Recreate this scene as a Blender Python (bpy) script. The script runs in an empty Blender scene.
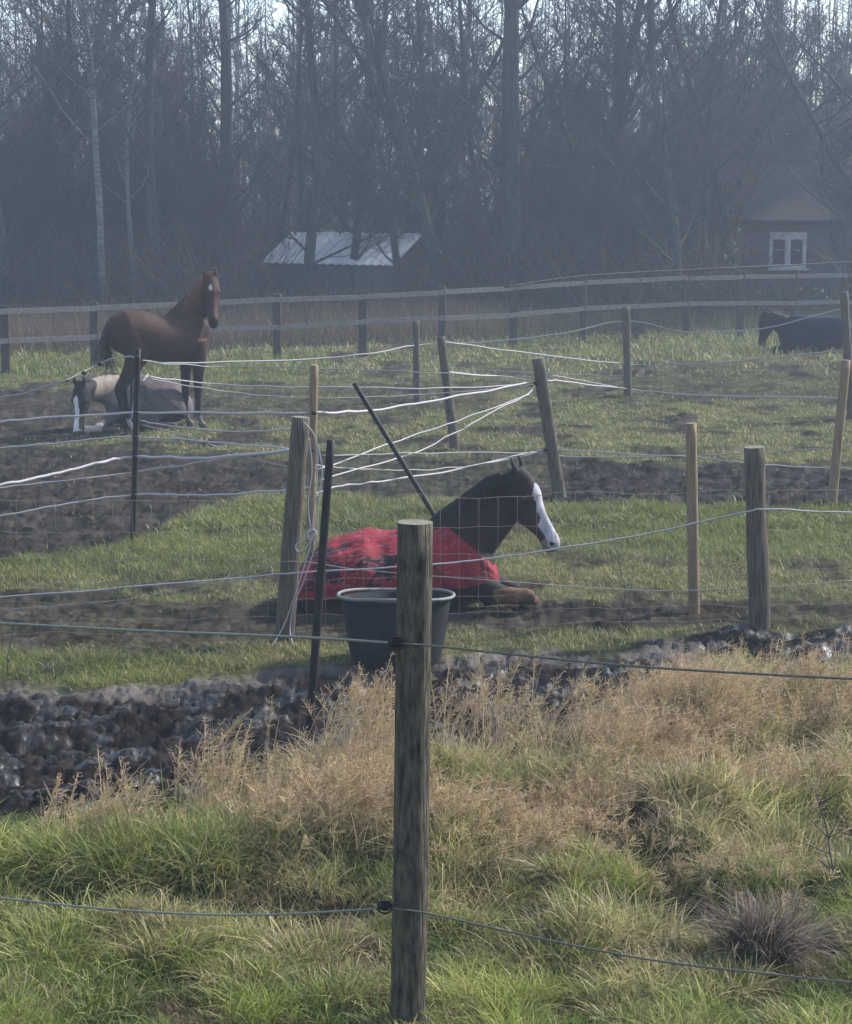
import bpy, math, random
import numpy as np
from mathutils import Vector, Matrix
R = math.radians
rng = np.random.default_rng(7)
random.seed(7)
sc = bpy.context.scene
col_main = sc.collection

# ------------------------------------------------------------------ camera
F = 2075.0; HC = 3.0; PITCH = math.atan((512 - 185) / F)
cam_d = bpy.data.cameras.new('camera'); cam = bpy.data.objects.new('camera', cam_d)
col_main.objects.link(cam); sc.camera = cam
cam_d.sensor_fit = 'VERTICAL'; cam_d.sensor_height = 24.0; cam_d.lens = F / 1024 * 24.0
cam_d.clip_start = 0.1; cam_d.clip_end = 3000
cam.location = (0, 0, HC); cam.rotation_euler = (math.pi / 2 - PITCH, 0, 0)

# ------------------------------------------------------------------ world, sun, exposure
SUN_EL, SUN_AZ = 36.0, 58.0
w = bpy.data.worlds.new('World'); sc.world = w; w.use_nodes = True
nt = w.node_tree; bg = nt.nodes['Background']
sky = nt.nodes.new('ShaderNodeTexSky'); sky.sky_type = 'NISHITA'; sky.sun_disc = False
sky.sun_elevation = R(SUN_EL); sky.sun_rotation = R(SUN_AZ)
sky.air_density = 1.2; sky.dust_density = 0.8; sky.ozone_density = 4.0
hs = nt.nodes.new('ShaderNodeHueSaturation'); hs.inputs['Saturation'].default_value = .75   # thin high cloud whitens the sky
nt.links.new(sky.outputs[0], hs.inputs['Color']); nt.links.new(hs.outputs[0], bg.inputs[0]); bg.inputs[1].default_value = 0.14
sl = bpy.data.lights.new('sun', 'SUN'); sl.energy = 3.9; sl.angle = R(4.0); sl.color = (1.0, 0.95, 0.88)
sun = bpy.data.objects.new('sun', sl); col_main.objects.link(sun)
sdir = Vector((math.sin(R(SUN_AZ)) * math.cos(R(SUN_EL)), math.cos(R(SUN_AZ)) * math.cos(R(SUN_EL)), math.sin(R(SUN_EL))))
sun.rotation_euler = sdir.to_track_quat('Z', 'Y').to_euler(); sun.location = (10, 30, 40)
sc.view_settings.view_transform = 'Standard'; sc.view_settings.look = 'None'
sc.view_settings.gamma = 1.0; sc.view_settings.exposure = 1.10
sc.cycles.use_denoising = True
sc.cycles.max_bounces = 6; sc.cycles.volume_bounces = 1; sc.cycles.transparent_max_bounces = 8
HAZE_DENSITY = 0.0021

# ------------------------------------------------------------------ noise
_perm = np.random.default_rng(3).permutation(4096)
_ga = np.random.default_rng(4).random(4096) * 2 * np.pi
def _h(ix, iy, s):
    return _perm[(_perm[(ix + s * 131) & 4095] + iy) & 4095]
def pnoise(x, y, s=0):
    x = np.asarray(x, float); y = np.asarray(y, float)
    xi = np.floor(x).astype(int); yi = np.floor(y).astype(int)
    fx = x - xi; fy = y - yi
    u = fx * fx * fx * (fx * (fx * 6 - 15) + 10); v = fy * fy * fy * (fy * (fy * 6 - 15) + 10)
    def g(dx, dy):
        a = _ga[_h(xi + dx, yi + dy, s)]
        return np.cos(a) * (fx - dx) + np.sin(a) * (fy - dy)
    a = g(0, 0) * (1 - u) + g(1, 0) * u
    b = g(0, 1) * (1 - u) + g(1, 1) * u
    return (a * (1 - v) + b * v) * 1.5
def fbm(x, y, s=0, o=4):
    r = 0; a = 1.0; f = 1.0
    for k in range(o):
        r = r + a * pnoise(np.asarray(x) * f, np.asarray(y) * f, s + k); a *= .5; f *= 2.03
    return r
def sstep(a, b, x):
    t = np.clip((x - a) / (b - a), 0, 1); return t * t * (3 - 2 * t)

# ------------------------------------------------------------------ terrain
def toe(x):
    return 10.3 + np.clip(0.50 * (np.asarray(x) + 1.8), -0.4, 2.0)
def base_z(x, y):
    x = np.asarray(x, float); y = np.asarray(y, float)
    t = toe(x)
    z = 0.5 * (1 - sstep(t - 2.4, t, y))
    z = z + 0.035 * fbm(x * .35, y * .35, 11, 3) * sstep(9, 14, y)
    z = z - 0.5 * sstep(46, 54, y)
    return z
def project(x, y, z):
    c, s = math.cos(PITCH), math.sin(PITCH)
    dz = z - HC
    fwd = y * c - dz * s; up = y * s + dz * c
    return 426 + F * x / fwd, 512 - F * up / fwd
def ray(px, py):
    dx = (px - 426) / F; dy = (512 - py) / F
    c, s = math.cos(PITCH), math.sin(PITCH)
    return Vector((dx, c + s * dy, -s + c * dy))
def P(px, py, D):
    r = ray(px, py); k = D / r.y
    return Vector((r.x * k, D, HC + r.z * k))
def gz(x, y): return float(base_z(x, y))
def G(px, py):
    r = ray(px, py); lo, hi = 3.0, 300.0
    for _ in range(50):
        m = (lo + hi) / 2; k = m / r.y
        if HC + r.z * k > gz(r.x * k, m): lo = m
        else: hi = m
    return P(px, py, lo)

def I(px, xs, ys): return np.interp(px, xs, ys)
def band(py, up, lo, s=6): return sstep(up - s, up + s, py) * (1 - sstep(lo - s, lo + s, py))
def bank_mask(pxj, pyj): return sstep(-6, 8, pyj - I(pxj, [0, 60, 100, 200, 300, 450, 600, 680, 852], [842, 826, 812, 800, 782, 764, 728, 690, 684]))
def lushf(px, py):
    return np.maximum.reduce([band(py, 495, 560, 14) * sstep(505, 580, px), band(py, 500, 575, 10) * (px < 470) * .75, band(py, 352, 382, 6) * (px < 330) * .8, band(py, 333, 358, 5) * (px > 480) * .7,
                              band(py, 655, 690, 6) * (px < 260) * .8])
def masks(x, y, z):
    """soil kinds over the ground: mud (0..1), bank (long grass)"""
    yy = np.maximum(y, 3.0)
    px, py = project(x, yy, z)
    n1 = fbm(x * 1.3, y * 1.3, 21, 4); n2 = fbm(x * .5, y * .5, 31, 3)
    pyj = py + n1 * np.clip(60 / np.maximum(yy, 5) * 1.6, 1.5, 12)
    pxj = px + n2 * 30
    m1 = band(pyj, I(pxj, [0, 120, 200, 300, 450, 620, 740, 852], [686, 688, 680, 672, 655, 650, 634, 628]),
              I(pxj, [0, 60, 100, 200, 300, 450, 600, 680, 852], [842, 826, 812, 800, 782, 764, 728, 690, 684]), 5)
    m2 = band(pyj, I(pxj, [300, 560, 852], [453, 459, 467]), I(pxj, [320, 560, 852], [490, 505, 507]), 4) * sstep(270, 330, pxj) * I(pxj, [300, 520, 560], [.65, .8, 1.])
    m3 = band(pyj, I(pxj, [0, 300], [440, 458]), I(pxj, [0, 130, 200, 300], [562, 545, 503, 490]), 7) * (1 - sstep(300, 350, pxj)) * .95
    m4 = band(pyj, I(pxj, [0, 110, 560], [386, 390, 380]), I(pxj, [0, 200, 560], [445, 425, 405]), 5) * (1 - sstep(470, 560, pxj)) * I(pxj, [0, 120, 250], [.95, .8, .62])
    m5 = band(pyj, I(pxj, [0, 280, 430, 760], [592, 600, 598, 600]), I(pxj, [0, 280, 430, 760], [650, 645, 634, 628]), 7) * I(pxj, [0, 280, 420, 740, 800], [.8, .85, .97, .9, .7])
    m6 = band(pyj, 362, 402, 5) * sstep(560, 620, pxj) * .55
    m7 = band(pyj, 318, 366, 5) * (1 - sstep(200, 330, pxj)) * .0
    mud = np.maximum.reduce([m1, m2, m3, m4, m5, m6])
    fieldz = (1 - bank_mask(pxj, pyj)) * (y > 12)
    mud = np.maximum(mud, fieldz * (.9 * sstep(-.02, .5, fbm(x * 1.1, y * .8, 131, 4)) * (1 - .75 * lushf(px, py))))
    mud = np.clip(mud + (mud > .03) * .35 * n1 * (1 - mud) * 1.5, 0, 1)
    heavy = np.clip(m1 + m2 * .7 + m3 * .35, 0, 1)
    bank = sstep(-6, 8, pyj - I(pxj, [0, 60, 100, 200, 300, 450, 600, 680, 852], [842, 826, 812, 800, 782, 764, 728, 690, 684]))
    bank = np.where(y < 5, 1.0, bank)
    mud = np.where(y < 5, 0, mud); heavy = np.where(y < 5, 0, heavy)
    return mud, heavy, bank, px, py
def full_z(x, y, mud=None, heavy=None, bank=None):
    z = base_z(x, y)
    if mud is None: mud, heavy, bank, _, _ = masks(x, y, z)
    far = 1 - sstep(40, 60, y)
    hum = .13 * fbm(x * 1.7, y * 1.7, 41, 3) * sstep(5.9, 6.9, y)
    clod = fbm(x * 2.2, y * 3.0, 51, 3); rid = np.abs(pnoise(x * 6, y * 8, 61)) + .55 * np.abs(pnoise(x * 13, y * 17, 62)) + .3 * np.abs(pnoise(x * 27, y * 35, 63))
    z = z + bank * hum
    z = z + heavy * (.05 * clod + .07 * np.minimum(rid, .75) - .03 + .012 * pnoise(x * 38, y * 50, 64)) * far
    z = z + np.clip(mud - heavy, 0, 1) * (.03 * clod + .05 * (np.minimum(rid, .8) - .35)) * far
    z = z + (1 - mud) * (1 - bank) * .018 * fbm(x * 3, y * 3, 71, 3) * far
    return z

# ------------------------------------------------------------------ mesh helpers
class MB:
    def __init__(s): s.v = []; s.f3 = []; s.f4 = []; s.c = []; s.n = 0; s.fo = []
    def add(s, v, quads=None, tris=None, col=None):
        v = np.asarray(v, float).reshape(-1, 3)
        if quads is not None and len(quads): s.f4.append(np.asarray(quads) + s.n)
        if tris is not None and len(tris): s.f3.append(np.asarray(tris) + s.n)
        if col is None: c = np.ones((len(v), 3)) * .5
        else:
            c = np.asarray(col, float)
            if c.ndim == 1: c = np.tile(c, (len(v), 1))
        s.c.append(c); s.v.append(v); s.n += len(v); return s
    def tube(s, pts, rad, sides=8, col=None, cap=True, flat=1.0):
        pts = np.asarray([tuple(p) for p in pts], float); n = len(pts)
        rad = np.broadcast_to(np.asarray(rad, float), (n,))
        d = np.gradient(pts, axis=0); d /= np.linalg.norm(d, axis=1)[:, None] + 1e-9
        ref = np.array([0, 0, 1.0]) if abs(d.mean(0)[2]) < .8 * np.linalg.norm(d.mean(0)) + 1e-9 else np.array([1.0, 0, 0])
        u = np.cross(d, ref); u /= np.linalg.norm(u, axis=1)[:, None] + 1e-9
        v = np.cross(d, u)
        a = np.arange(sides) / sides * 2 * np.pi
        ring = pts[:, None] + rad[:, None, None] * (np.cos(a)[None, :, None] * u[:, None] * flat + np.sin(a)[None, :, None] * v[:, None])
        i = np.arange(n - 1)[:, None] * sides; j = np.arange(sides)[None]; k = (j + 1) % sides
        q = np.stack([i + j, i + k, i + sides + k, i + sides + j], -1).reshape(-1, 4)
        vv = ring.reshape(-1, 3); tris = []
        if cap:
            b = len(vv); vv = np.vstack([vv, pts[0], pts[-1]])
            jj = np.arange(sides); kk = (jj + 1) % sides
            tris = np.vstack([np.stack([kk, jj, np.full(sides, b)], 1), np.stack([jj + (n - 1) * sides, kk + (n - 1) * sides, np.full(sides, b + 1)], 1)])
        if col is not None and np.ndim(col) == 2:
            cc = np.repeat(np.asarray(col), sides, axis=0)
            if cap: cc = np.vstack([cc, col[0], col[-1]])
            col = cc
        return s.add(vv, q, tris, col)
    def segs(s, p0, p1, r0, r1, sides=3, col=None):
        """many separate thin tapered prisms at once"""
        p0 = np.asarray(p0, float); p1 = np.asarray(p1, float); n = len(p0)
        if n == 0: return s
        d = p1 - p0; d /= np.linalg.norm(d, axis=1)[:, None] + 1e-9
        ref = np.where(np.abs(d[:, 2:3]) < .8, [[0, 0, 1.0]], [[1.0, 0, 0]])
        u = np.cross(d, ref); u /= np.linalg.norm(u, axis=1)[:, None] + 1e-9
        v = np.cross(d, u); a = np.arange(sides) / sides * 2 * np.pi
        o = np.cos(a)[None, :, None] * u[:, None] + np.sin(a)[None, :, None] * v[:, None]
        A = p0[:, None] + o * np.asarray(r0)[:, None, None]; B = p1[:, None] + o * np.asarray(r1)[:, None, None]
        vv = np.concatenate([A, B], 1).reshape(-1, 3)
        i = np.arange(n)[:, None] * 2 * sides; j = np.arange(sides)[None]; k = (j + 1) % sides
        q = np.stack([i + j, i + k, i + sides + k, i + sides + j], -1).reshape(-1, 4)
        if col is not None and np.ndim(col) == 2: col = np.repeat(col, 2 * sides, axis=0)
        return s.add(vv, q, None, col)
    def box(s, c, size, rot=0, col=None, M=None):
        x, y, z = [k / 2 for k in size]
        v = np.array([(i, j, k) for i in (-x, x) for j in (-y, y) for k in (-z, z)])
        if M is not None: v = v @ np.array(M.to_3x3()).T
        if rot: cr, sr = math.cos(rot), math.sin(rot); v = np.stack([v[:, 0] * cr - v[:, 1] * sr, v[:, 0] * sr + v[:, 1] * cr, v[:, 2]], 1)
        q = [(0, 1, 3, 2), (4, 6, 7, 5), (0, 4, 5, 1), (2, 3, 7, 6), (0, 2, 6, 4), (1, 5, 7, 3)]
        return s.add(v + np.array(tuple(c)), q, None, col)
    def loft(s, rings, sides=20, lat=(0, 1, 0), col=None):
        """rings: (x,y,z,half_width_lateral,half_depth)"""
        rr = np.array(rings, float); pts = rr[:, :3]; lat = np.asarray(lat, float)
        if lat.ndim == 1: lat = np.tile(lat, (len(rr), 1))
        d = np.gradient(pts, axis=0); d /= np.linalg.norm(d, axis=1)[:, None] + 1e-9
        lat = lat - (lat * d).sum(1)[:, None] * d; lat /= np.linalg.norm(lat, axis=1)[:, None]
        up = np.cross(d, lat); a = np.arange(sides) / sides * 2 * np.pi
        ring = pts[:, None] + rr[:, 3][:, None, None] * np.cos(a)[None, :, None] * lat[:, None] + rr[:, 4][:, None, None] * np.sin(a)[None, :, None] * up[:, None]
        n = len(rr); i = np.arange(n - 1)[:, None] * sides; j = np.arange(sides)[None]; k = (j + 1) % sides
        q = np.stack([i + j, i + k, i + sides + k, i + sides + j], -1).reshape(-1, 4)
        vv = ring.reshape(-1, 3); b = len(vv); jj = np.arange(sides); kk = (jj + 1) % sides
        vv = np.vstack([vv, pts[0] - d[0] * min(rr[0, 3:]) * .3, pts[-1] + d[-1] * min(rr[-1, 3:]) * .3])
        t = np.vstack([np.stack([kk, jj, np.full(sides, b)], 1), np.stack([jj + (n - 1) * sides, kk + (n - 1) * sides, np.full(sides, b + 1)], 1)])
        return s.add(vv, q, t, col)
    def mesh(s, name, smooth=True):
        me = bpy.data.meshes.new(name)
        v = np.vstack(s.v); f4 = np.vstack(s.f4) if s.f4 else np.zeros((0, 4), int); f3 = np.vstack(s.f3) if s.f3 else np.zeros((0, 3), int)
        nl = f4.size + f3.size
        me.vertices.add(len(v)); me.vertices.foreach_set('co', v.astype(np.float32).ravel())
        me.loops.add(nl); me.loops.foreach_set('vertex_index', np.concatenate([f4.ravel(), f3.ravel()]).astype(np.int32))
        me.polygons.add(len(f4) + len(f3))
        st = np.concatenate([np.arange(len(f4)) * 4, f4.size + np.arange(len(f3)) * 3]).astype(np.int32)
        me.polygons.foreach_set('loop_start', st)
        me.polygons.foreach_set('use_smooth', np.full(len(f4) + len(f3), smooth))
        c = np.vstack(s.c); at = me.attributes.new('col', 'FLOAT_COLOR', 'POINT')
        at.data.foreach_set('color', np.hstack([c, np.ones((len(c), 1))]).astype(np.float32).ravel())
        me.update(calc_edges=True); return me
    def build(s, name, mat, parent=None, smooth=True, **tags):
        o = bpy.data.objects.new(name, s.mesh(name, smooth)); col_main.objects.link(o)
        o.data.materials.append(mat)
        if parent is not None: attach(o, parent)
        return tag(o, **tags)
def attach(o, parent):
    o.parent = parent; o.matrix_parent_inverse = Matrix.Translation(parent.location).inverted() if parent.rotation_euler.z == 0 else parent.matrix_world.inverted()
def tag(o, label=None, cat=None, group=None, kind=None):
    if label: o['label'] = label
    if cat: o['category'] = cat
    if group: o['group'] = group
    if kind: o['kind'] = kind
    return o
def empty(name, loc=(0, 0, 0), rz=0, label=None, cat=None, group=None):
    o = bpy.data.objects.new(name, None); col_main.objects.link(o); o.location = loc; o.rotation_euler = (0, 0, rz)
    o.empty_display_size = .2
    return tag(o, label, cat, group)
def localize(o, parent):      # child whose mesh is already in the parent's local frame
    o.parent = parent; return o
def catmull(pts, n=8):
    p = np.array([tuple(q) for q in pts], float); out = []
    for i in range(len(p) - 1):
        a = p[max(i - 1, 0)]; b = p[i]; c = p[i + 1]; d = p[min(i + 2, len(p) - 1)]
        for k in range(n):
            t = k / n
            out.append(.5 * ((2 * b) + (-a + c) * t + (2 * a - 5 * b + 4 * c - d) * t * t + (-a + 3 * b - 3 * c + d) * t ** 3))
    out.append(p[-1]); return np.array(out)

# ------------------------------------------------------------------ materials
def mat(name, base=(.5, .5, .5), rough=.7, spec=.3, attr=False, trans=0.0, noise=None, bump=None, metal=0.0):
    """noise=(scale, dark_mult, light_mult, (sx,sy,sz)); bump=(scale,strength,distance,(sx,sy,sz))"""
    m = bpy.data.materials.new(name); m.use_nodes = True; t = m.node_tree; N = t.nodes; L = t.links
    b = N['Principled BSDF']; b.inputs['Roughness'].default_value = rough; b.inputs['Metallic'].default_value = metal
    b.inputs['Specular IOR Level'].default_value = spec
    if attr: a = N.new('ShaderNodeAttribute'); a.attribute_name = 'col'; c = a.outputs['Color']
    else: a = N.new('ShaderNodeRGB'); a.outputs[0].default_value = (*base, 1); c = a.outputs[0]
    tc = N.new('ShaderNodeTexCoord')
    if noise:
        mp = N.new('ShaderNodeMapping'); mp.inputs['Scale'].default_value = noise[3] if len(noise) > 3 else (1, 1, 1)
        n = N.new('ShaderNodeTexNoise'); n.inputs['Scale'].default_value = noise[0]; n.inputs['Detail'].default_value = 6; n.inputs['Roughness'].default_value = .65
        mr = N.new('ShaderNodeMapRange'); mr.inputs[1].default_value = .3; mr.inputs[2].default_value = .7
        mr.inputs[3].default_value = noise[1]; mr.inputs[4].default_value = noise[2]
        L.new(tc.outputs['Object'], mp.inputs[0]); L.new(mp.outputs[0], n.inputs[0]); L.new(n.outputs[0], mr.inputs[0])
        vm = N.new('ShaderNodeVectorMath'); vm.operation = 'SCALE'; L.new(c, vm.inputs[0]); L.new(mr.outputs[0], vm.inputs['Scale']); c = vm.outputs[0]
    if bump:
        mp = N.new('ShaderNodeMapping'); mp.inputs['Scale'].default_value = bump[3] if len(bump) > 3 else (1, 1, 1)
        n = N.new('ShaderNodeTexNoise'); n.inputs['Scale'].default_value = bump[0]; n.inputs['Detail'].default_value = 5
        bp = N.new('ShaderNodeBump'); bp.inputs['Strength'].default_value = bump[1]; bp.inputs['Distance'].default_value = bump[2]
        L.new(tc.outputs['Object'], mp.inputs[0]); L.new(mp.outputs[0], n.inputs[0]); L.new(n.outputs[0], bp.inputs['Height']); L.new(bp.outputs[0], b.inputs['Normal'])
    L.new(c, b.inputs['Base Color'])
    if trans:
        tr = N.new('ShaderNodeBsdfTranslucent'); L.new(c, tr.inputs[0])
        mx = N.new('ShaderNodeMixShader'); mx.inputs[0].default_value = trans
        L.new(b.outputs[0], mx.inputs[1]); L.new(tr.outputs[0], mx.inputs[2]); L.new(mx.outputs[0], N['Material Output'].inputs[0])
    return m
M_post = mat('weathered_post_wood', (.072, .064, .050), .9, .1, noise=(11, .2, 2.1, (5, 5, 1.1)), bump=(26, 1.0, .02, (5, 5, .22)))
M_postgrey = mat('grey_post_wood', (.085, .072, .056), .85, .2, noise=(14, .3, 1.8, (6, 6, .35)), bump=(30, 1.0, .01, (4, 4, .25)))
M_posttan = mat('tan_post_wood', (.20, .145, .09), .8, .2, noise=(8, .6, 1.3, (5, 5, .5)), bump=(30, .6, .008, (4, 4, .25)))
M_top = mat('cut_post_end', (.17, .16, .12), .9, .2, noise=(40, .6, 1.2))
M_rail = mat('grey_rail_wood', (.16, .145, .135), .85, .2, noise=(5, .6, 1.3, (1, 5, 5)))
M_stakewood = mat('dark_damp_wood', (.055, .046, .040), .9, .15, noise=(5, .6, 1.4, (4, 4, .8)))
M_black = mat('black_plastic', (.012, .012, .013), .6, .2)
M_stake = mat('dark_stake', (.016, .015, .017), .65, .2, noise=(20, .6, 1.6))
M_tape = mat('white_tape', (.37, .345, .37), .6, .3, noise=(60, .75, 1.1))
M_tapedim = mat('weathered_tape', (.27, .26, .27), .6, .3, noise=(60, .7, 1.1))
M_cordg = mat('pale_green_cord', (.20, .215, .19), .6, .3, noise=(80, .7, 1.1))
M_cordd = mat('dark_cord', (.10, .105, .09), .6, .4, noise=(80, .6, 1.3))
M_wire = mat('galvanised_wire', (.15, .135, .12), .7, .2, noise=(30, .6, 1.3))
M_grass = mat('grass_blades', attr=True, rough=.55, spec=.25, trans=.35)
M_dry = mat('dry_grass_blades', attr=True, rough=.7, spec=.15, trans=.3)
M_bark = mat('bark', (.040, .046, .044), .9, .15, noise=(3, .6, 1.6, (3, 3, .6)), bump=(12, .6, .02, (3, 3, .5)))  # blue-grey of the haze is mixed into this algae-green bark colour
M_twig = mat('twigs', (.044, .052, .056), .9, .1)  # bluish haze tint is carried in the twig colour
M_twigred = mat('reddish_twigs', (.068, .054, .058), .9, .1)
M_birch = mat('birch_bark', (.17, .165, .16), .8, .2, noise=(5, .25, 1.2, (.7, .7, 4)))
M_coat = mat('coat', attr=True, rough=.7, spec=.12, noise=(14, .8, 1.2), bump=(60, .25, .004))
M_hair = mat('horse_hair', attr=True, rough=.6, spec=.15)
M_eye = mat('eye', (.01, .008, .008), .08, .6)
M_tub = mat('grey_rubber', (.011, .012, .015), .8, .1, noise=(5, .5, 2.6))
M_tubrim = mat('worn_rubber_rim', (.15, .15, .15), .6, .25, noise=(18, .6, 1.2))
M_rug = mat('red_rug_cloth', attr=True, rough=.8, spec=.15, noise=(9, .75, 1.15), bump=(22, .35, .02))
M_ruggrey = mat('horse_rug_cloth', attr=True, rough=.95, spec=.02, noise=(10, .7, 1.3), bump=(18, .3, .02))
M_leaf = mat('undergrowth_leaves', attr=True, rough=.6, spec=.2, trans=.2)
M_roof = mat('pale_roof_sheet', (.86, .87, .88), .3, .5, noise=(2.5, .8, 1.05))
M_wallg = mat('dark_boards', (.10, .10, .095), .85, .2, noise=(4, .7, 1.3, (6, 6, .6)))
M_brick = mat('brown_wall', (.11, .10, .09), .85, .2, noise=(9, .7, 1.2))
M_tile = mat('roof_tiles', (.022, .022, .024), .8, .2, noise=(7, .7, 1.2))
M_white = mat('white_paint', (.62, .62, .62), .5, .3, noise=(8, .85, 1.03))
M_glass = mat('window_glass', (.02, .022, .026), .06, .6)

# ------------------------------------------------------------------ ground
def build_ground():
    rowsY = np.concatenate([[-30, -15, -6, -2, 0, 1, 2, 2.8, 3.4], 1 / np.linspace(1 / 3.9, 1 / 46, 760), np.geomspace(47, 330, 60)])
    core = np.linspace(-1, 1, 561); ext = np.geomspace(1.02, 30, 26)
    u = np.concatenate([-ext[::-1], core, ext])
    Y, U = np.meshgrid(rowsY, u, indexing='ij')
    X = U * (1.0 + .225 * np.abs(Y)) * 1.0
    X = np.clip(X, -260, 260) + (np.abs(U) > 1) * U * .01
    z0 = base_z(X, Y); mud, heavy, bank, px, py = masks(X, Y, z0)
    Z = full_z(X, Y, mud, heavy, bank)
    n1 = fbm(X * 2.1, Y * 2.1, 81, 4); n2 = fbm(X * .45, Y * .45, 85, 3); n3 = fbm(X * 7, Y * 7, 88, 3)
    def c(*a): return np.array(a)
    soilg = c(.065, .07, .032)[None, None] * (1 + .5 * n1[..., None]) + np.clip(n2, 0, 1)[..., None] * c(.03, .02, .005)
    mudc = c(.015, .012, .0115)[None, None] * (1 + .5 * n1[..., None] + .5 * n3[..., None])
    lightmud = c(.034, .028, .025)[None, None] * (1 + .5 * n1[..., None] + .8 * n3[..., None])
    mc = lightmud * (1 - heavy[..., None]) + mudc * heavy[..., None]
    rim = sstep(-14, -4, py - I(px, [0, 120, 200, 300, 450, 620], [692, 692, 684, 676, 660, 655])) * (1 - sstep(2, 14, py - I(px, [0, 120, 200, 300, 450, 620], [692, 692, 684, 676, 660, 655])))
    rim = rim * (Y > 8) * (px < 700) * np.clip(.7 + n1, 0, 1)
    mc = mc * (1 - rim[..., None]) + rim[..., None] * c(.10, .088, .08)
    Cc = soilg * (1 - mud[..., None]) + mc * mud[..., None]
    Cc = np.where(bank[..., None] > .5, Cc * .45 + c(.018, .012, .006), Cc)
    Cc = np.clip(Cc, .01, .5)
    nr, nc = Y.shape
    idx = np.arange(nr * nc).reshape(nr, nc)
    q = np.stack([idx[:-1, :-1], idx[:-1, 1:], idx[1:, 1:], idx[1:, :-1]], -1).reshape(-1, 4)
    m = MB(); m.add(np.stack([X, Y, Z], -1).reshape(-1, 3), q, None, Cc.reshape(-1, 3))
    M = mat('ground_soil', attr=True, rough=.8, spec=.0, noise=(6, .6, 1.4), bump=(14, .8, .03))
    o = m.build('ground', M, kind='structure')
    at = o.data.attributes.new('wet', 'FLOAT', 'POINT')
    wet = np.clip(heavy * sstep(-.05, .45, fbm(X * 3.5, Y * 5, 95, 4)) * (1 - rim) * np.where(Y > 14.5, .4, 1), 0, 1)
    at.data.foreach_set('value', wet.astype(np.float32).ravel())
    t = M.node_tree; a = t.nodes.new('ShaderNodeAttribute'); a.attribute_name = 'wet'
    mr = t.nodes.new('ShaderNodeMapRange'); mr.inputs[3].default_value = .95; mr.inputs[4].default_value = .42
    ms = t.nodes.new('ShaderNodeMath'); ms.operation = 'MULTIPLY'; ms.inputs[1].default_value = .28; t.links.new(a.outputs['Fac'], ms.inputs[0]); t.links.new(ms.outputs[0], t.nodes['Principled BSDF'].inputs['Specular IOR Level'])
    t.links.new(a.outputs['Fac'], mr.inputs[0]); t.links.new(mr.outputs[0], t.nodes['Principled BSDF'].inputs['Roughness'])
build_ground()

# ------------------------------------------------------------------ grass
def blades(m, x, y, z, h, wd, az, lean, col, seg=3, droop=.8, sag=0):
    n = len(x); ca, sa = np.cos(az), np.sin(az)
    th = rng.uniform(0, np.pi, n); sx, sy = np.cos(th), np.sin(th)
    V = np.zeros((n, seg * 2 + 1, 3)); C = np.zeros((n, seg * 2 + 1, 3))
    for k in range(seg + 1):
        t = k / seg
        hor = h * lean * (t * .5 + droop * t * t); ver = h * t * np.sqrt(np.clip(1 - (lean * .62 * t) ** 2, .05, 1)) - h * sag * t * t
        cx, cy, cz = x + ca * hor, y + sa * hor, z + ver
        sh = .75 + .35 * t
        if k < seg:
            ww = wd * (1 - .55 * t) * .5
            V[:, 2 * k] = np.stack([cx - sx * ww, cy - sy * ww, cz], 1); V[:, 2 * k + 1] = np.stack([cx + sx * ww, cy + sy * ww, cz], 1)
            C[:, 2 * k] = col; C[:, 2 * k + 1] = col
        else: V[:, 2 * k] = np.stack([cx, cy, cz], 1); C[:, 2 * k] = col
    nv = seg * 2 + 1; b = np.arange(n)[:, None] * nv
    q = np.concatenate([b + np.array([[2 * k, 2 * k + 1, 2 * k + 3, 2 * k + 2]]) for k in range(seg - 1)], 0) if seg > 1 else None
    tr = b + np.array([[2 * seg - 2, 2 * seg - 1, 2 * seg]])
    m.add(V.reshape(-1, 3), q, tr, C.reshape(-1, 3))
GREEN = np.array([.085, .150, .032]); LIME = np.array([.26, .285, .065]); OLIVE = np.array([.17, .165, .075])
STRAW = np.array([.58, .47, .26]); PINK = np.array([.60, .45, .32]); DARKG = np.array([.07, .10, .035]); BROWN = np.array([.20, .14, .10])
def mixc(a, b, t): return a * (1 - t[:, None]) + b * t[:, None]
def scatter(n, y0, y1, wid=.235, ext=.9, pw=0):
    # even per screen area for pw=-2-ish; sample 1/Y
    u = rng.random(n)
    if pw == 0: y = y0 + (y1 - y0) * u
    elif pw == 2: y = 1 / (1 / y0 + (1 / y1 - 1 / y0) * u)
    else: y = y0 * (y1 / y0) ** u
    x = rng.uniform(-1, 1, n) * (ext + wid * y)
    return x, y

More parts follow.
